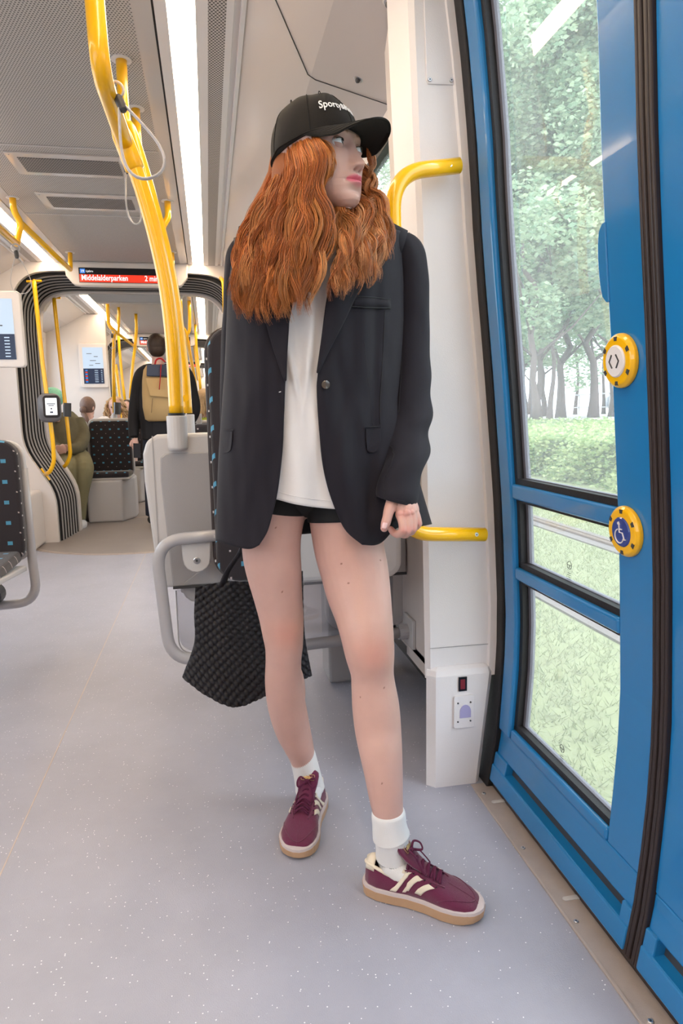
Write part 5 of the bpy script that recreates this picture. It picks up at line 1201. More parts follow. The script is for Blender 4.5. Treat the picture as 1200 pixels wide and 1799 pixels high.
# back panel
aL, aR = arc(OUTL, NV), arc(OUTR, NV); nu = 40; vs = []
for j in range(NV):
    for i in range(nu):
        th = PI * i / (nu - 1); c = (aR[j] + aL[j]) / 2; h = (aR[j] - aL[j]) / 2; x, y = c + h * math.cos(th); vs.append(P(x, y, 1.475 + .095 * math.sin(th)))
n0 = len(b.v); b.add(vs, [(j * nu + i, j * nu + i + 1, (j + 1) * nu + i + 1, (j + 1) * nu + i) for j in range(NV - 1) for i in range(nu - 1)])
me = b.mesh('blazer'); bm = bmesh.new(); bm.from_mesh(me); bmesh.ops.remove_doubles(bm, verts=bm.verts, dist=.004) if 0 else None; bm.to_mesh(me); bm.free()
bz = link('blazer', me, 'suit', wom, smooth=True); solid(bz, .003, 0); bz['label'] = 'oversized black single-button blazer, worn open'
# shoulders: cap over the top of the torso, under the hair
b = MB(); limb(b, [(425, 425, 1.47, 26), (470, 418, 1.46, 34), (530, 412, 1.46, 36), (600, 410, 1.46, 36), (660, 420, 1.455, 35), (705, 436, 1.45, 31)], 4, 18); b.build('shoulder_yoke', 'suit', bz, smooth=True)
def lapel(inn, out, off):
    A_, B_ = arc(inn, 40), arc(out, 40); vs = []; nu = 14
    for j in range(40):
        for i in range(nu):
            u = i / (nu - 1); x, y = A_[j] * (1 - u) + B_[j] * u; vs.append(P(x, y, Yf(x, y) + fold(x, y) - off - .0035 * math.sin(PI * u)))
    b = MB(); b.add(vs, [(j * nu + i, j * nu + i + 1, (j + 1) * nu + i + 1, (j + 1) * nu + i) for j in range(39) for i in range(nu - 1)]); o = b.build('lapel', 'suit', bz, smooth=True); solid(o, .0035, 0)
lapel([(598, 410), (588, 460), (574, 525), (565, 591), (557.5, 655)], [(672, 440), (650, 480), (625, 522), (606, 562), (575, 622), (558.5, 656)], .006)
lapel([(541, 410), (525, 480), (509.5, 560), (507.5, 581), (502, 668)], [(446, 450), (455, 520), (471, 582), (486, 630), (501, 670)], .006)
def patch(poly, name, off=.004, th=.003, m='suit', extra=None):
    c = np.mean(np.array(poly), 0); d_ = P(c[0], c[1], 1.3); pts = [P(x, y, Yf(x, y) + fold(x, y) - off) for x, y in poly]; v = (d_ - CC) / np.linalg.norm(d_ - CC)
    return MB().prism(pts, v * th).build(name, m, bz, bevel=.001)
patch([(643, 753), (656, 752), (669, 752), (669, 775), (664, 792), (656, 796), (648, 795), (645, 791), (643, 772)], 'pocket_flap', .006); patch([(640, 749.5), (656, 748.5), (670, 748.5), (670, 752), (656, 752), (640, 753)], 'pocket_welt', .006)
patch([(390, 759), (398, 758), (408, 758.5), (408, 775), (405, 791), (400, 795), (392, 796), (389, 790)], 'pocket_flap', .006); patch([(389, 754.5), (398, 754), (410, 754.5), (410, 757), (398, 757), (389, 757)], 'pocket_welt', .006)
def ribbon(pts, w, name, m='suit', off=.004): return MB().tube([P(x, y, Yf(x, y) + fold(x, y) - off) for x, y in arc(pts, 24)], w, 6).build(name, m, bz, smooth=True)
wl2 = arc([(621, 521), (650, 522), (686, 526)], 12); wl3 = arc([(617, 538), (650, 540), (686, 541)], 12)
b = MB(); b.add([P(x, y, Yf(x, y) + fold(x, y) - .005) for q in (wl2, (wl2 + wl3) / 2, wl3) for x, y in q], [(j * 12 + i, j * 12 + i + 1, (j + 1) * 12 + i + 1, (j + 1) * 12 + i) for j in range(2) for i in range(11)])
o = b.build('breast_pocket', 'suit', bz, smooth=True); solid(o, .003, 0)
ribbon([(617, 538.5), (650, 540.5), (686, 541.5)], .0012, 'seam', 'suit2', .0065); ribbon([(621, 521), (650, 522), (686, 526)], .0012, 'seam', 'suit2', .0065)
ribbon([(676, 545), (673, 620), (668, 700), (668, 745)], .0008, 'seam', 'suit2', .0022); ribbon([(640, 600), (648, 680), (655, 748)], .0006, 'seam', 'suit2', .0018)
p = P(572, 676, Yf(572, 676) + fold(572, 676) - .004); b = MB(); n_ = np.array([0, -1, 0]); b.tube([p, p + n_ * .003, p + n_ * .0042, p + n_ * .0030], [.0082, .0082, .0072, .0050], 24); bt = b.build('button', mat('horn_button', (.06, .045, .035), .18, coat=.7), bz, smooth=False)
for dx in (-1, 1):
    for dz in (-1, 1): MB().tube([p + np.array([dx * .0018, -.0030, dz * .0018]), p + np.array([dx * .0018, -.0036, dz * .0018])], .0009, 8).build('thread_hole', 'suit2', bt)
p = P(490, 689, Yf(490, 689) + fold(490, 689) - .0025); MB().tube([p, p + np.array([.004, 0, .001])], .0008, 6).build('buttonhole_thread', 'tee', bz)
# sleeves
def sleeve(rows, fnd, n=8, seg=48, cuff=True):
    q = smooth_path([np.append(WP(x, y, Y0, hw)[0], [WP(x, y, Y0, hw)[1]]) for x, y, Y0, hw in rows], n); pts = np.array([a[:3] for a in q]); rr = np.array([a[3] for a in q]); rings = []; prev = np.array([0, 1., 0]); N = len(q)
    if rows is SLV: 
        pass
    for i in range(N):
        t = pts[min(i + 1, N - 1)] - pts[max(i - 1, 0)]; t /= np.linalg.norm(t); a = prev - t * prev.dot(t); a /= np.linalg.norm(a); prev = a; c = np.cross(t, a); ring = []
        for k in range(seg):
            f = 2 * PI * k / seg; d = fnd(i / (N - 1), f); ring.append(pts[i] + (a * math.cos(f) * .88 + c * math.sin(f)) * (rr[i] + d))
        rings.append(ring)
    r2 = [list(np.mean(rings[-1], 0) + (np.array(p_) - np.mean(rings[-1], 0)) * .955) for p_ in rings[-1]]; r3 = [list(np.mean(rings[-5], 0) + (np.array(p_) - np.mean(rings[-5], 0)) * .93) for p_ in rings[-5]]
    b = MB(); b.loft(rings + [r2, r3], True, False); o = b.build('sleeve', 'suit', bz, smooth=True); return o, rings
SLV = [(700, 425, 1.455, 24), (715, 446, 1.45, 31), (721, 480, 1.45, 31.5), (724, 520, 1.45, 30), (724, 560, 1.455, 31), (724, 610, 1.455, 32), (723, 660, 1.45, 34), (722, 710, 1.44, 36), (718, 755, 1.425, 39), (712, 795, 1.395, 40), (704, 835, 1.36, 38.5), (697, 872, 1.335, 36.5), (695, 881, 1.332, 36.5)]
def sf(t, f):
    e = np.exp(-((t - .66) / .16) ** 2); d = .0050 * e * math.sin(t * 52 + 2.2 * math.sin(f + .6)) * (.6 + .4 * math.cos(f - 1)) + .0022 * mnoise.noise(Vector((math.cos(f) * 1.6, math.sin(f) * 1.6, t * 9)))
    d += .0045 * np.exp(-((t - .80) / .10) ** 2) * math.sin(t * 40 - f * 2); return d - .006 * max(0, t - .96) * 0
so, srings = sleeve(SLV, sf)
o2, _r = sleeve([(432, 432, 1.475, 22), (424, 455, 1.48, 27), (421, 520, 1.49, 28), (418, 600, 1.51, 29), (417, 700, 1.53, 30), (420, 800, 1.545, 31), (430, 880, 1.54, 30), (433, 915, 1.53, 27)], lambda t, f: .002 * mnoise.noise(Vector((math.cos(f) * 2, math.sin(f) * 2, t * 10))))
sm = []
for i, r_ in enumerate(srings):
    k = max(range(48), key=lambda k_: -r_[k_][1] * 1.0 - r_[k_][0] * .9); sm.append(np.array(r_[k]) + [-.0006, -.0006, 0])
MB().tube(sm[6:], .0007, 5).build('seam', 'suit2', so)
# tee
def tf(x, y):
    d = .009 * mnoise.noise(Vector((x / 30, y / 120, 9.))) ; d += -.009 * np.exp(-((x - 512 - (y - 640) * .22) / 6.) ** 2) * np.exp(-((y - 670) / 55) ** 2) - .009 * np.exp(-((x - 541 + (y - 640) * .10) / 7.) ** 2) * np.exp(-((y - 650) / 80) ** 2) + .004 * np.exp(-((x - 527) / 8) ** 2) * np.exp(-((y - 690) / 30) ** 2)
    d += .003 * math.sin((x - 470) / 13.) * np.clip((y - 760) / 120, 0, 1); return d
b = MB(); b.add(*sheet(coons([(455, 400), (455, 640), (452, 800), (450, 868)], [(640, 400), (640, 640), (645, 800), (650, 893)], [(455, 400), (640, 400)], [(450, 868), (485, 877), (520, 886), (560, 892), (610, 895), (650, 893)], 70, 110), .016, tf))
tee = wp(b, 'tshirt', 'tee', smooth=True); solid(tee, .002, 0); tee['label'] = 'plain white t-shirt'
b = MB(); b.tube([P(x, y, Yf(x, y) + .0145 + tf(x, y)) for x, y in arc([(450, 854), (485, 863), (520, 872), (560, 878), (610, 881), (650, 879)], 40)], .0008, 5).build('hem_seam', 'tee', tee, smooth=True)
# shorts
b = MB(); limb(b, [(503, 815, 1.47, 70), (494, 850, 1.468, 64), (486, 876, 1.468, 60), (483, 897, 1.468, 57)], 6, 30); limb(b, [(598, 815, 1.45, 76), (604, 850, 1.446, 74), (609, 880, 1.440, 72.5), (611, 914, 1.435, 70.5)], 6, 30); bl2 = P(548, 850, 1.47); ball(b, bl2, (.120, .088, .075), 14)
wp(b, 'shorts', 'shorts', smooth=True)
# socks
def sock(rows, foot, cuffz):
    q = smooth_path([np.append(WP(x, y, Y0, hw)[0], [WP(x, y, Y0, hw)[1]]) for x, y, Y0, hw in rows], 8) ; pts = [a[:3] for a in q] + [np.array(f[:3]) for f in foot]; rr = [a[3] for a in q] + [f[3] for f in foot]
    pts = np.array(pts); rings = []; prev = np.array([0, 1., 0]); N = len(pts)
    for i in range(N):
        t = pts[min(i + 1, N - 1)] - pts[max(i - 1, 0)]; t /= np.linalg.norm(t); a = prev - t * prev.dot(t); a /= np.linalg.norm(a); prev = a; c = np.cross(t, a)
        rings.append([pts[i] + (a * math.cos(f) + c * math.sin(f)) * (rr[i] + (.00055 if k % 2 else -.00025)) for k, f in enumerate(np.linspace(0, 2 * PI, 96, endpoint=False))])
    b = MB(); b.loft(rings); return wp(b, 'sock', 'sock', smooth=True)
def shoe_pt(o_, d_, x, y, z): s_ = np.cross(d_, [0, 0, 1.]); return np.array(o_) + s_ * x + d_ * y + np.array([0, 0, z])
S1o, S1d = np.array([.285, 1.297, 0]), np.array([.845, -.535, 0]); S1d /= np.linalg.norm(S1d)
S2o, S2d = np.array([.236, 1.648, 0]), np.array([-.365, -.931, 0]); S2d /= np.linalg.norm(S2d)
sock([(682, 1424, 1.27, 27.5), (682.5, 1430, 1.27, 29.5), (684, 1448, 1.27, 29.8), (686, 1462, 1.27, 31.5), (687.5, 1469, 1.27, 32.5), (688, 1473, 1.27, 29.5), (689, 1490, 1.272, 28.5), (690, 1505, 1.275, 30)], [(*shoe_pt(S1o, S1d, 0, .060, .062), .0275), (*shoe_pt(S1o, S1d, 0, .085, .052), .026), (*shoe_pt(S1o, S1d, 0, .12, .045), .022)], 0)
sock([(530.5, 1321, 1.59, 21.5), (531.5, 1327, 1.59, 22.6), (536, 1345, 1.596, 23), (540, 1362, 1.60, 23.5), (543, 1376, 1.605, 24.5), (545, 1388, 1.605, 26)], [(*shoe_pt(S2o, S2d, 0, .060, .062), .0275), (*shoe_pt(S2o, S2d, 0, .085, .052), .026), (*shoe_pt(S2o, S2d, 0, .12, .045), .022)], 0)
# sneakers
MT['suede'] = mat('burgundy_suede', srgb(98, 22, 62), .85, sheen=.35, bump=.6, bscale=900, var=.12, vscale=90)
MT['suede2'] = mat('burgundy_laces', srgb(86, 20, 56), .8, bump=.5, bscale=1500)
MT['cream'] = mat('cream_leather', (.72, .64, .52), .5, bump=.15, bscale=700)
MT['gum'] = mat('gum_rubber', srgb(186, 150, 118), .5, bump=.2, bscale=600)
MT['foxing'] = mat('pale_foxing', srgb(196, 184, 184), .6); MT['gold'] = mat('gold_print', srgb(190, 160, 110), .35, metal=.6)
tw = [0, .02, .06, .14, .25, .40, .55, .70, .80, .88, .94, .98, 1]; wv = [.006, .018, .028, .0335, .0335, .0325, .0375, .0445, .0445, .0385, .029, .017, .005]
th_ = [0, .06, .14, .22, .30, .38, .46, .55, .64, .72, .80, .88, .94, 1]; hvv = [.066, .076, .074, .066, .060, .078, .080, .071, .061, .052, .045, .039, .033, .022]
def sneaker(o_, d_, mirror, lab, L=.250):
    sd_ = np.cross(d_, [0, 0, 1.]) * (1 if mirror > 0 else 1)
    cen = lambda t: mirror * np.interp(t, [0, .3, .55, .8, 1], [0, .001, -.002, .000, .006])
    Wd = lambda t: np.interp(t, tw, wv); Hh = lambda t: np.interp(t, th_, hvv)
    Q = lambda x, y, z: np.array(o_) + sd_ * x + d_ * y + np.array([0, 0, z])
    sh = None
    def U(t, a, off=0, hollow=False):   # upper surface; a: 0 left sole edge .. 1 right sole edge
        w = max(Wd(t) - .0018, .001); h = Hh(t); f = PI * (1 - a); c, s_ = math.cos(f), math.sin(f); e = .62
        x = w * math.copysign(abs(c) ** .75, c) * (1 - .14 * s_ * (t < .5)); z = .024 + (h - .024) * abs(s_) ** (.62 if t > .4 else .8)
        if hollow and .02 < t < .37 and .28 < a < .72: z = .042
        n_ = np.array([c, 0, s_ * .9]); n_ /= np.linalg.norm(n_); yy = t * L + (.008 * s_ if t < .02 else 0)
        if t > .93: yy -= (t - .93) * L * .22 * s_
        return Q(cen(t) + x + n_[0] * off, yy, z + n_[2] * off)
    ts = np.concatenate([np.linspace(0, .1, 10)[:-1], np.linspace(.1, .9, 40)[:-1], np.linspace(.9, 1, 14)])
    b = MB(); b.loft([[U(t, a, 0, True) for a in np.linspace(0, 1, 33)] for t in ts]); me = b.mesh('sneaker'); sh = link('sneaker', me, 'suede', wom, smooth=True); sh['label'] = lab
    def part(b, name, m, **kw): return b.build(name, m, sh, **kw)
    b = MB(); rings = []
    for z, g_ in ((0, -.001), (.002, .002), (.020, .0035), (.0215, .0035)): rings.append([Q(cen(t) + s_ * (Wd(t) + g_), t * L + (g_ if t > .9 else -g_ if t < .06 else 0), z + (.006 * max(0, t - .85) / .15 if z < .01 else 0)) for s_, tt in ((1, ts), (-1, ts[::-1])) for t in tt])
    b.loft(rings); part(b, 'sole', 'gum', smooth=False)
    b = MB(); rings = []
    for z, g_ in ((.0212, .0030), (.0275, .0024), (.0280, .000)): rings.append([Q(cen(t) + s_ * (Wd(t) + g_), t * L + (g_ if t > .9 else -g_ if t < .06 else 0), z) for s_, tt in ((1, ts), (-1, ts[::-1])) for t in tt])
    b.loft(rings); part(b, 'foxing', 'foxing')
    # three side stripes, each side
    for side in (0, 1):
        for k in range(3):
            t0, t1 = .285 + k * .105, .405 + k * .100; b = MB(); rows = []
            for v in np.linspace(0, 1, 12):
                tm = t0 * (1 - v) + t1 * v; a = (.035 * (1 - v) + (.285 - .012 * k) * v); a = a if side == 0 else 1 - a
                rows.append([U(tm + w_, a, .0012) for w_ in np.linspace(-.027, .027, 5)])
            b.loft(rows, closed=False, caps=False); o = part(b, 'stripe', 'cream', smooth=True); solid(o, .0014, 0)
    # collar, heel tab, tongue
    ring = [U(t, a, .001) for t, a in [(.012, .5), (.02, .36), (.06, .29), (.14, .27), (.22, .27), (.30, .29), (.37, .33)]]; ring2 = [U(t, a, .001) for t, a in [(.012, .5), (.02, .64), (.06, .71), (.14, .73), (.22, .73), (.30, .71), (.37, .67)]]
    part(MB().tube(smooth_path(ring[::-1] + ring2[1:], 4), .0036, 10), 'collar_lining', 'cream', smooth=True)
    b = MB(); b.loft([[U(t, a, .0022 if 0 < i < 11 else 0) for i, a in enumerate(np.linspace(.20, .80, 12))] for t in (.0, .012, .03, .055, .085, .11)], closed=False, caps=False); o = part(b, 'heel_tab', 'cream', smooth=True); solid(o, .002, 0)
    tg = MB(); rows = []
    for v, (yy, z, w_) in enumerate([(.56, .073, .015), (.50, .083, .017), (.44, .092, .0205), (.385, .104, .0235), (.335, .118, .0250), (.315, .1245, .0235), (.308, .126, .0185)]): rows.append([Q(cen(.4) + w_ * u, yy * L - .0, z - .007 * u * u * (1.0)) for u in np.linspace(-1, 1, 11)])
    tg.loft(rows, closed=False, caps=False); tgo = part(tg, 'tongue', 'suede', smooth=True); solid(tgo, .006, 0)
    # gold label on the tongue: trefoil-like word
    fdir = Q(0, .335 * L, .118) - Q(0, .395 * L, .102); fdir /= np.linalg.norm(fdir); c = Q(cen(.4), .362 * L, .1105) + np.cross(sd_, fdir) * np.sign(np.cross(sd_, fdir)[2]) * .0048 ; n2 = np.cross(sd_, fdir); n2 *= np.sign(n2[2])
    xd_ = -sd_ if np.dot(np.cross(-sd_, fdir), n2) > 0 else sd_
    b = MB(); fr = [c + xd_ * u + fdir * v + n2 * .0005 for u, v in rrect(.033, .013, .002, 2)]; b.tube(fr + [fr[0]], .0006, 5); part(b, 'label_border', 'gold')
    text('adidas', 'lettering', .0105, 'gold', sh, c - fdir * .0032 + n2 * .0008, xd_, fdir, sx=.85, bold=.0003, align='CENTER')
    # lace stay edges, laces, bow
    for a0 in (.33, .67): part(MB().tube(smooth_path([U(t, a0 + (.5 - a0) * max(0, (t - .6)) * 4.2, .0008) for t in np.linspace(.37, .70, 8)], 3), .0016, 6), 'throat_edge', 'suede', smooth=True)
    b = MB()
    zt = lambda t: np.interp(t, [.38, .45, .55, .68], [.1, .090, .078, .066])
    for k, t in enumerate(np.linspace(.40, .645, 6)):
        w_ = .0185 - .0085 * k / 5; m = [U(t + .012, .5 - w_ / .05 * .9 * 0 - .16 + k * .012, .0015), Q(cen(t), t * L, zt(t) + .004), U(t - .012, .66 - k * .012, .0015)]
        b.tube(smooth_path(m, 5), .0030, 8, flat=.55, up=(0, 0, 1)); b.tube(smooth_path([U(t - .012, .34 + k * .012, .0015), Q(cen(t), (t + .006) * L, zt(t) + .0065), U(t + .016, .66 - k * .012, .0015)], 5), .0028, 8, flat=.55, up=(0, 0, 1))
    part(b, 'laces', 'suede2', smooth=True)
    kn = Q(cen(.4), .405 * L, .108); b = MB(); ball(b, kn, (.006, .006, .005), 8)
    for s_, ln in ((-1, 1), (1, .9)):
        b.tube(smooth_path([kn, kn + sd_ * s_ * .016 + [0, 0, .010], kn + sd_ * s_ * .024 * ln + d_ * .012 + [0, 0, .004], kn + sd_ * s_ * .018 + d_ * .018 + [0, 0, -.006], kn + sd_ * s_ * .004 + d_ * .004], 5), .0026, 7, flat=.6)
        b.tube(smooth_path([kn, kn + sd_ * s_ * .012 + d_ * .012 + [0, 0, -.004], kn + sd_ * s_ * .019 + d_ * .026 + [0, 0, -.022], kn + sd_ * s_ * .022 + d_ * .034 + [0, 0, -.034]], 5), .0022, 7, flat=.6)
    part(b, 'bow', 'suede2', smooth=True)
    # toe seams
    b = MB(); b.tube([U(.985 - .0 * abs(q), .5 + q, .0006) for q in (0,)] + [U(t, .5, .0009) for t in np.linspace(.93, .71, 8)], .0005, 5)
    part(b, 'toe_seam', 'suede')
    pts = [U(t, a, .0007) for t, a in [(.66, .06), (.72, .16), (.80, .27), (.885, .36), (.925, .44), (.935, .5), (.925, .56), (.885, .64), (.80, .73), (.72, .84), (.66, .94)]]; part(MB().tube(smooth_path(pts, 4), .0010, 6), 'toe_seam', 'suede', smooth=True)
    for a0 in (.27, .73):
        for t in np.linspace(.40, .64, 6): p_ = U(t, a0 + (.5 - a0) * max(0, t - .5) * .9, .0008); MB().tube([p_, p_ + np.array([0, 0, .0006])], .0018, 8).build('eyelet', 'suit2', sh)
    return sh
sneaker(S1o, S1d, 1, 'burgundy suede sneaker pointing to the right'); sneaker(S2o, S2d, -1, 'burgundy suede sneaker pointing at the viewer')

# ================================================================== WOVEN BAG
MT['bag'] = mat('black_woven_straps', (.010, .009, .013), .5, spec=.4, bump=.3, bscale=900)
bag = thing('tote_bag', 'black woven tote bag hanging behind the woman\'s legs', 'bag', P(430, 1238, 1.66))
def weave(s, t, p=.0205):
    h = 0
    for q in (0, .5):
        a = (s / p + q) % 1 - .5; c = (t / p + q) % 1 - .5; h = max(h, 1 - (a * a + c * c) / .13)
    return .0058 * math.sqrt(max(0, h))
def bag_face(left, right, top, bot, Yb, sgn, nu=150, nv=150, bulge=.03):
    G = coons(left, right, top, bot, nu, nv); vs = []
    for j in range(nv):
        for i in range(nu):
            u, v = i / (nu - 1), j / (nv - 1); x, y = G[j, i]; r_ = math.sin(PI * min(max(u, .0), 1)) ** .6
            gt = .35 + .65 * v; Y0 = Yb - sgn * (bulge * r_ * gt) + .006 * mnoise.noise(Vector((u * 3, v * 3, sgn * 3)))
            p0 = P(x, y, Y0); s_, t_ = p0[0], p0[2] + .15 * p0[0]; vs.append(p0 + np.array([0, -sgn, 0]) * weave(s_ + .02 * math.sin(v * 3), t_))
    b = MB(); b.add(vs, [(j * nu + i, j * nu + i + 1, (j + 1) * nu + i + 1, (j + 1) * nu + i) for j in range(nv - 1) for i in range(nu - 1)]); return b
bag_face([(343, 1033), (341, 1080), (341, 1130), (320, 1190)], [(532, 1003), (533, 1060), (536, 1120), (548, 1186)], [(343, 1033), (372, 1026), (402, 1020), (440, 1022), (490, 1012), (532, 1003)], [(320, 1190), (355, 1217), (400, 1240), (432, 1238), (475, 1218), (520, 1200), (548, 1186)], 1.70, 1, bulge=.055).build('front_face', 'bag', bag, smooth=True)
bag_face([(343, 1033), (341, 1080), (341, 1130), (320, 1190)], [(532, 1003), (533, 1060), (536, 1120), (548, 1186)], [(343, 1033), (372, 1026), (402, 1022), (440, 1022), (490, 1012), (532, 1003)], [(320, 1190), (355, 1186), (400, 1182), (432, 1180), (475, 1180), (520, 1182), (548, 1186)], 1.70, -1, 90, 90, bulge=.06).build('back_face', 'bag', bag, smooth=True)
b = MB(); A_ = arc([(320, 1190), (355, 1217), (400, 1240), (432, 1238), (475, 1218), (520, 1200), (548, 1186)], 40); B_ = arc([(320, 1190), (355, 1186), (400, 1182), (432, 1180), (475, 1180), (520, 1182), (548, 1186)], 40)
b.loft([[P(*A_[i], 1.70 - .055 * math.sin(PI * i / 39) ** .6) for i in range(40)], [P(*B_[i], 1.70 + .06 * math.sin(PI * i / 39) ** .6) for i in range(40)]], closed=False, caps=False); b.build('base', 'bag', bag, smooth=True)
for Yb, xs_ in ((1.655, (388, 500)), (1.745, (392, 504))):
    pts = [P(xs_[0], 1030, Yb), P(402, 1000, Yb - .03), P(424, 968, 1.56), P(430, 949, 1.509), P(438, 968, 1.56), P(466, 990, Yb - .02), P(xs_[1], 1018, Yb)]
    MB().tube(smooth_path(pts, 8), .0085, 10, flat=.5).build('handle', 'bag', bag, smooth=True)

# ================================================================== THE OTHER PASSENGERS
def cloth(name, col, **k): return shared('c_' + name, lambda: mat(name, col, .85, bump=.4, bscale=400, **k))
def head_part(b, c, r, face=None):
    """simple head with nose, brow, ears and chin; face = unit direction it looks in"""
    c = np.array(c); ball(b, c + [0, 0, r * .25], (r * .80, r * .92, r * .95), 14)
    if face is not None:
        f = np.array(face, float); f /= np.linalg.norm(f); sd = np.cross(f, [0, 0, 1])
        ball(b, c + f * r * .25 + [0, 0, -r * .42], (r * .58, r * .58, r * .62), 12); ball(b, c + f * r * .92 + [0, 0, -r * .10], (r * .14, r * .14, r * .22), 8); ball(b, c + f * r * .78 + [0, 0, -r * .95 + r * .1], (r * .22, r * .22, r * .18), 8)
        for s_ in (-1, 1): ball(b, c + sd * s_ * r * .80 - f * r * .05 + [0, 0, 0], (r * .12, r * .2, r * .26), 8)
def person(label, head, r, face, limbs, hands=(), hairfn=None, skinrows=(), group=None, voxel=.006):
    """limbs: (part name, material, [rows...]) fused clothing parts; everything in measured pixels + depth"""
    b = MB(); head_part(b, head, r, face); b.tube([np.array(head) + [0, 0, -r * .3], np.array(head) + [0, 0, -r * 1.9]], [r * .5, r * .58], 14)
    for rows in skinrows: limb(b, rows, 5, 14)
    for h in hands:                                                      # palm and five fingers
        p, d, s_ = np.array(h[0]), np.array(h[1], float), np.array(h[2], float); d /= np.linalg.norm(d); s_ -= d * s_.dot(d); s_ /= np.linalg.norm(s_); nn = np.cross(d, s_)
        ball(b, p + d * .035, (.030, .020, .040), 10)
        for k in range(4):
            q = p + d * .06 + s_ * (k - 1.5) * .017; L = (.038, .044, .041, .032)[k]; b.tube([q, q + d * L * .7 + nn * .008, q + d * L + nn * .026], [.0085, .0080, .0068], 8)
        b.tube([p + d * .015 + s_ * -.02, p + d * .045 + s_ * -.042, p + d * .065 + s_ * -.045 + nn * .012], [.011, .010, .008], 8)
    v, f = fuse(b, voxel, 1); me = D.meshes.new('person'); me.from_pydata([tuple(p) for p in v], [], f); set_tone(me, np.tile(SKIN * [.95, .92, .9], (len(v), 1)))
    o = link('person', me, 'skin', smooth=True); setorigin(me, o, tuple(np.array(head) * [1, 1, 0])); tag(o, label, 'person', group)
    if face is not None and r > .08:
        fdir = np.array(face, float); fdir /= np.linalg.norm(fdir); sd = np.cross(fdir, [0, 0, 1])
        for s_ in (-1, 1):
            e = MB(); ball(e, np.array(head) + fdir * r * .80 + sd * s_ * r * .30 + [0, 0, r * .12], r * .10, 8); e.build('eye', 'iris', o, smooth=True)
        e = MB(); ball(e, np.array(head) + fdir * r * .84 + [0, 0, -r * .42], (r * .20, r * .12, r * .06), 8); e.build('lips', mat('lips', (.5, .16, .15), .5), o, smooth=True)
    for nm, mt_, groups in limbs:
        b = MB()
        for rows in groups:
            if callable(rows): rows(b)
            else: limb(b, rows, 5, 16)
        v, f = fuse(b, .009, 2); me = D.meshes.new(nm); me.from_pydata([tuple(p) for p in v], [], f); k = link(nm, me, mt_, o, smooth=True)
        if nm in ('sweater', 'jacket', 'trousers'):
            pass
    if hairfn:
        b = MB(); hm = hairfn(b); b.build('hair', hm, o, smooth=True)
    return o
HM = {k: mat(k, c, .55, bump=1, bscale=160, var=.35, vscale=60) for k, c in dict(dark_brown_hair=(.035, .018, .011), brown_hair=(.14, .08, .06), blond_hair=(.42, .27, .14), mint_hair=(.25, .62, .45)).items()}
def bxl(x, y, Y0, rx, ry, rz): return lambda b: ball(b, P(x, y, Y0), (rx, ry, rz), 12)
# the walking man
hd_ = P(276, 612, 6.2)
man = person('man in a black sweater walking away, wearing a tan backpack', hd_, .098, (.05, 1, -.05),
    [('sweater', cloth('black_wool', (.010, .009, .011)), [[(283, 652, 6.2, 24), (284, 668, 6.2, 34), (285, 700, 6.2, 40), (286, 740, 6.2, 38), (287, 772, 6.2, 37)],
        [(262, 652, 6.2, 14), (248, 662, 6.2, 13), (240, 695, 6.22, 11), (235, 735, 6.2, 10), (235, 768, 6.15, 8.5)], [(310, 650, 6.2, 15), (326, 660, 6.2, 14), (336, 690, 6.2, 12), (341, 720, 6.18, 11), (332, 742, 6.3, 9), (318, 752, 6.42, 8)]]),
     ('trousers', cloth('navy_cotton', (.012, .014, .028)), [[(272, 762, 6.2, 20), (270, 800, 6.2, 19), (268, 850, 6.25, 14), (268, 905, 6.3, 12)], [(303, 762, 6.2, 20), (304, 800, 6.15, 19), (305, 850, 6.1, 14), (304, 922, 6.05, 12)]]),
     ('shoe', cloth('dark_shoe', (.02, .02, .02)), [bxl(268, 912, 6.38, .045, .12, .04)]), ('shoe', cloth('dark_shoe', (.02, .02, .02)), [bxl(304, 928, 6.12, .045, .12, .04)])],
    hands=[(P(236, 770, 6.12), (.1, -.05, -1), (1, .3, 0))],
    hairfn=lambda b: (ball(b, hd_ + np.array([0, -.006, .034]), (.083, .094, .092), 16), ball(b, hd_ + np.array([0, -.030, -.005]), (.074, .066, .075), 14), HM['dark_brown_hair'])[-1])
bk = thing('backpack', 'tan canvas backpack with a dark blue flap and a red strap on the walking man', 'backpack', P(288, 742, 6.05))
b = MB(); rings = []
for x, y, hw, d_ in ((288, 740, 26, .05), (288, 736, 32, .08), (288, 715, 36, .10), (287, 690, 36, .10), (286, 668, 35, .085), (286, 650, 33, .06), (286, 642, 28, .04)):
    p, rr = WP(x, y, 6.04, hw); rings.append([p + np.array([rr * math.copysign(abs(math.cos(a)) ** .6, math.cos(a)), -d_ * math.copysign(abs(math.sin(a)) ** .7, math.sin(a)), 0]) for a in np.linspace(0, 2 * PI, 28, endpoint=False)])
b.loft(rings); b.build('body', cloth('tan_canvas', srgb(176, 146, 100)), bk, smooth=True)
MB().prism([P(258, 640, 5.94), P(316, 640, 5.94), P(318, 662, 5.93), P(257, 661, 5.93)], (0, .03, 0)).build('flap', cloth('blue_grey_canvas', srgb(62, 68, 84)), bk, bevel=.012)
MB().prism([P(255, 664, 5.93), P(318, 664, 5.93), P(312, 700, 5.915), P(263, 696, 5.915)], (0, .02, 0)).build('front_cover', cloth('tan_canvas', srgb(176, 146, 100)), bk, bevel=.008)
MB().tube([P(283, 640, 5.925), P(282, 660, 5.915), P(280, 684, 5.895)], .011, 8, flat=.35).build('red_strap', cloth('red_webbing', srgb(170, 20, 30)), bk)
MB().tube([P(268, 700, 5.925), P(266, 725, 5.93)], .003, 6).build('seam', cloth('brown_trim', (.2, .12, .06)), bk)
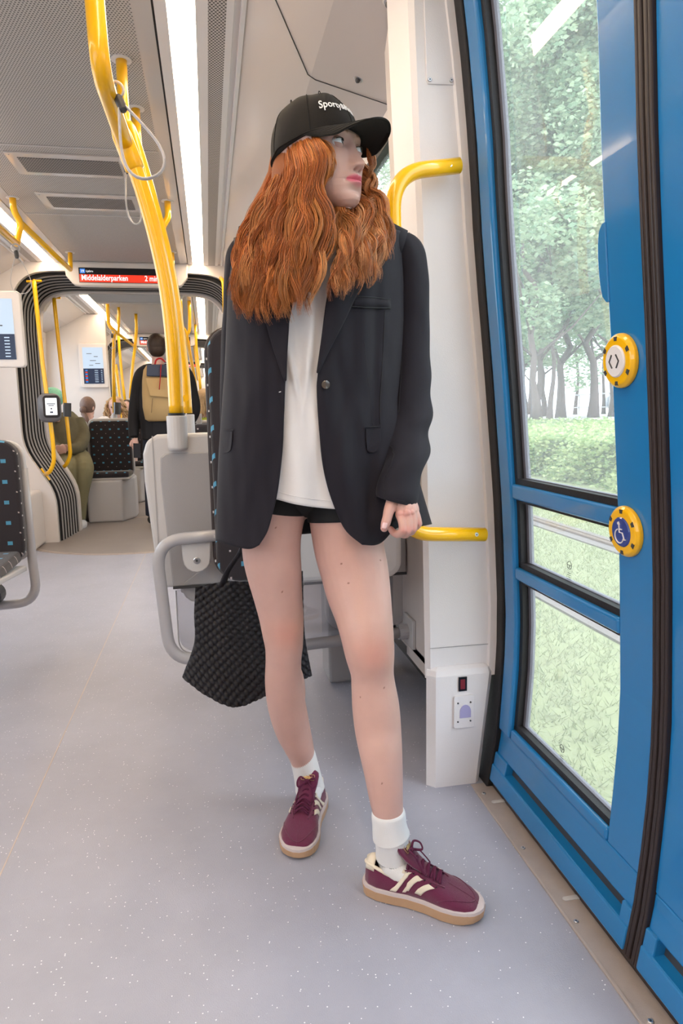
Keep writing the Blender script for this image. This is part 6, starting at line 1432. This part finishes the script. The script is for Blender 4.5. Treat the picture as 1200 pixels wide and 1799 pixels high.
MB().tube(smooth_path([P(272, 641, 5.98), P(275, 632, 5.98), P(283, 630, 5.98), P(290, 636, 5.98)], 4), .007, 8).build('carry_handle', cloth('red_webbing', srgb(170, 20, 30)), bk)
ph = thing('phone', 'dark phone in the walking man\'s left hand', 'phone', P(240, 792, 6.1)); q = P(240, 792, 6.06); MB().prism([q + np.array(v) for v in ((-.028, 0, -.06), (.03, .02, -.065), (.034, .02, .06), (-.024, 0, .065))], (0, .012, 0)).build('body', 'scr_black', ph, bevel=.003)
# passenger in olive
ol = P(93, 706, 6.95)
person('seated passenger in an olive jacket with mint green hair, behind the card reader', ol, .10, (.25, -1, -.35),
    [('jacket', cloth('olive_nylon', (.13, .115, .07), var=.3, vscale=12), [[(110, 728, 7.08, 18), (117, 748, 7.06, 27), (121, 775, 7.02, 28), (124, 803, 7.0, 27)], [(98, 735, 7.0, 13), (88, 765, 6.95, 12), (92, 785, 6.85, 11), (104, 788, 6.78, 9)], [(136, 738, 7.05, 12), (146, 765, 6.98, 12), (138, 786, 6.85, 11), (118, 790, 6.76, 9)]]),
     ('trousers', cloth('khaki_twill', (.20, .18, .10)), [[(115, 806, 6.98, 19), (118, 816, 6.75, 17), (120, 828, 6.60, 15), (121, 870, 6.60, 11), (122, 910, 6.62, 9)], [(140, 806, 6.98, 19), (146, 816, 6.75, 17), (149, 828, 6.62, 15), (144, 870, 6.62, 11), (141, 912, 6.62, 9)]]),
     ('shoe', cloth('white_shoe', (.7, .7, .72)), [bxl(144, 922, 6.55, .045, .12, .045)]), ('shoe', cloth('white_shoe', (.7, .7, .72)), [bxl(122, 922, 6.55, .045, .12, .045)])],
    hands=[(P(104, 788, 6.76), (1, -.3, .1), (0, 0, 1)), (P(117, 790, 6.74), (-1, -.2, .2), (0, 0, 1))],
    hairfn=lambda b: (ball(b, ol + np.array([.0, .01, .040]), (.098, .105, .098), 14), HM['mint_hair'])[-1])
# bun-haired passenger seen from behind
bn = P(154, 717, 7.95)
def bun_hair(b): ball(b, bn + np.array([0, .005, .03]), (.082, .095, .098), 14); ball(b, bn + np.array([-.035, -.095, -.02]), (.035, .03, .04), 10); b.tube([bn + np.array([-.035, -.09, -.05]), bn + np.array([-.0, -.10, -.13]), bn + np.array([.02, -.10, -.20])], [.03, .025, .008], 10); return HM['brown_hair']
person('seated passenger with brown hair tied back, in a white top, seen from behind', bn, .092, (.5, 1, -.2), [('top', cloth('white_top', (.70, .68, .70)), [[(162, 742, 7.98, 22), (170, 756, 7.98, 32), (172, 790, 7.98, 32), (172, 830, 7.98, 30)], [(145, 752, 7.98, 11), (140, 780, 7.98, 10), (141, 800, 7.9, 9)], [(196, 752, 7.98, 11), (201, 780, 7.98, 10), (200, 800, 7.9, 9)]])], hairfn=bun_hair)
# curly blonde facing the camera
cu_ = P(203, 716, 8.35)
def curly(b):
    r2 = np.random.default_rng(5); ball(b, cu_ + np.array([0, .04, .045]), (.10, .085, .085), 12)
    for k in range(46):
        a = r2.uniform(-.25 * PI, 1.25 * PI); p = cu_ + np.array([.092 * math.cos(a) * 1.05, .02 + .04 * r2.normal() * .5, .03 + .085 * math.sin(a) * 1.0]); n = 14; L = r2.uniform(.14, .26); sx = math.copysign(1, math.cos(a)); ph_ = r2.uniform(0, 6)
        b.tube([p + np.array([sx * .05 * (t / n) + .010 * math.cos(t * 1.3 + ph_), -.01 + .010 * math.sin(t * 1.3 + ph_), -L * t / n]) for t in range(n + 1)], [.010 * (1 - .5 * t / n) for t in range(n + 1)], 6)
    return HM['blond_hair']
person('seated passenger with curly blond hair facing forward, half behind a yellow pole', cu_, .094, (-.1, -1, -.1), [('top', cloth('pale_pink_top', (.62, .42, .36)), [[(208, 748, 8.4, 26), (210, 770, 8.4, 31), (210, 830, 8.4, 30)]]), ('shoulder_strap', cloth('black_strap', (.01, .01, .012)), [[(226, 745, 8.22, 2), (232, 738, 8.26, 2), (238, 742, 8.26, 2), (240, 752, 8.22, 2)]])], hairfn=curly)
rd = P(223, 717, 9.6)
person('far seated passenger, only a reddish face and brown hair beside the man\'s arm', rd, .085, (-.3, -1, 0), [('top', cloth('grey_top', (.3, .3, .32)), [[(224, 742, 9.65, 18), (224, 775, 9.65, 22)]])], hairfn=lambda b: (ball(b, rd + np.array([0, .02, .04]), (.078, .08, .075), 12), HM['dark_brown_hair'])[-1])
bo = P(359, 704, 7.75)
def long_blond(b):
    r2 = np.random.default_rng(9); ball(b, bo + np.array([0, 0, .04]), (.09, .1, .095), 12)
    for k in range(30):
        a = r2.uniform(0, 2 * PI); p = bo + np.array([.08 * math.cos(a), .08 * math.sin(a), .04]); b.tube([p + np.array([.012 * math.cos(a) * t + .004 * math.sin(t * 2 + k), -.002 * t, -.032 * t]) for t in range(8)], [.014] * 6 + [.009, .004], 6)
    return HM['blond_hair']
person('seated passenger with long blond hair and a lime green top, between pole and tall seat', bo, .094, (.1, 1, 0), [('top', cloth('lime_top', (.34, .38, .05)), [[(360, 733, 7.8, 20), (362, 752, 7.8, 28), (362, 800, 7.8, 28)]])], hairfn=long_blond)

for (px, py, Y0, lb) in ((167, 800, 7.95, 'seat under the passenger in the white top'), (226, 800, 8.45, 'seat under the curly haired passenger'), (226, 790, 9.7, 'seat under the far reddish passenger'), (362, 800, 7.8, 'seat under the passenger in the lime green top')):
    p = P(px, py, Y0); seat_unit('dark patterned ' + lb, p[0], Y0 - .24, .42, .93, .46)

MB().tube([(pl(.385) + .014, 1.647, .385), (xd(.385) - .034, 1.645, .385)], .0009, 5).build('joint', 'grey', pillar)
# pair of seats on the far side of the partition, facing away
bs = thing('passenger_chair', 'grey undersides of the seats behind the partition glass', 'seat', (.22, 2.5, 0))
for x0 in (-.12, .27):
    MB().prism([(x0, 2.34, .44), (x0, 2.58, .46), (x0, 2.58, .50), (x0, 2.34, .47)], (.36, 0, 0)).build('seat_cushion', 'seat', bs, bevel=.01)
    MB().box(x0, x0 + .36, 2.33, 2.58, .40, .435).build('seat_pan', 'grey', bs, bevel=.008)
MB().box(.40, .62, 2.40, 2.56, 0, .40).build('base_box', 'grey', bs, bevel=.01)
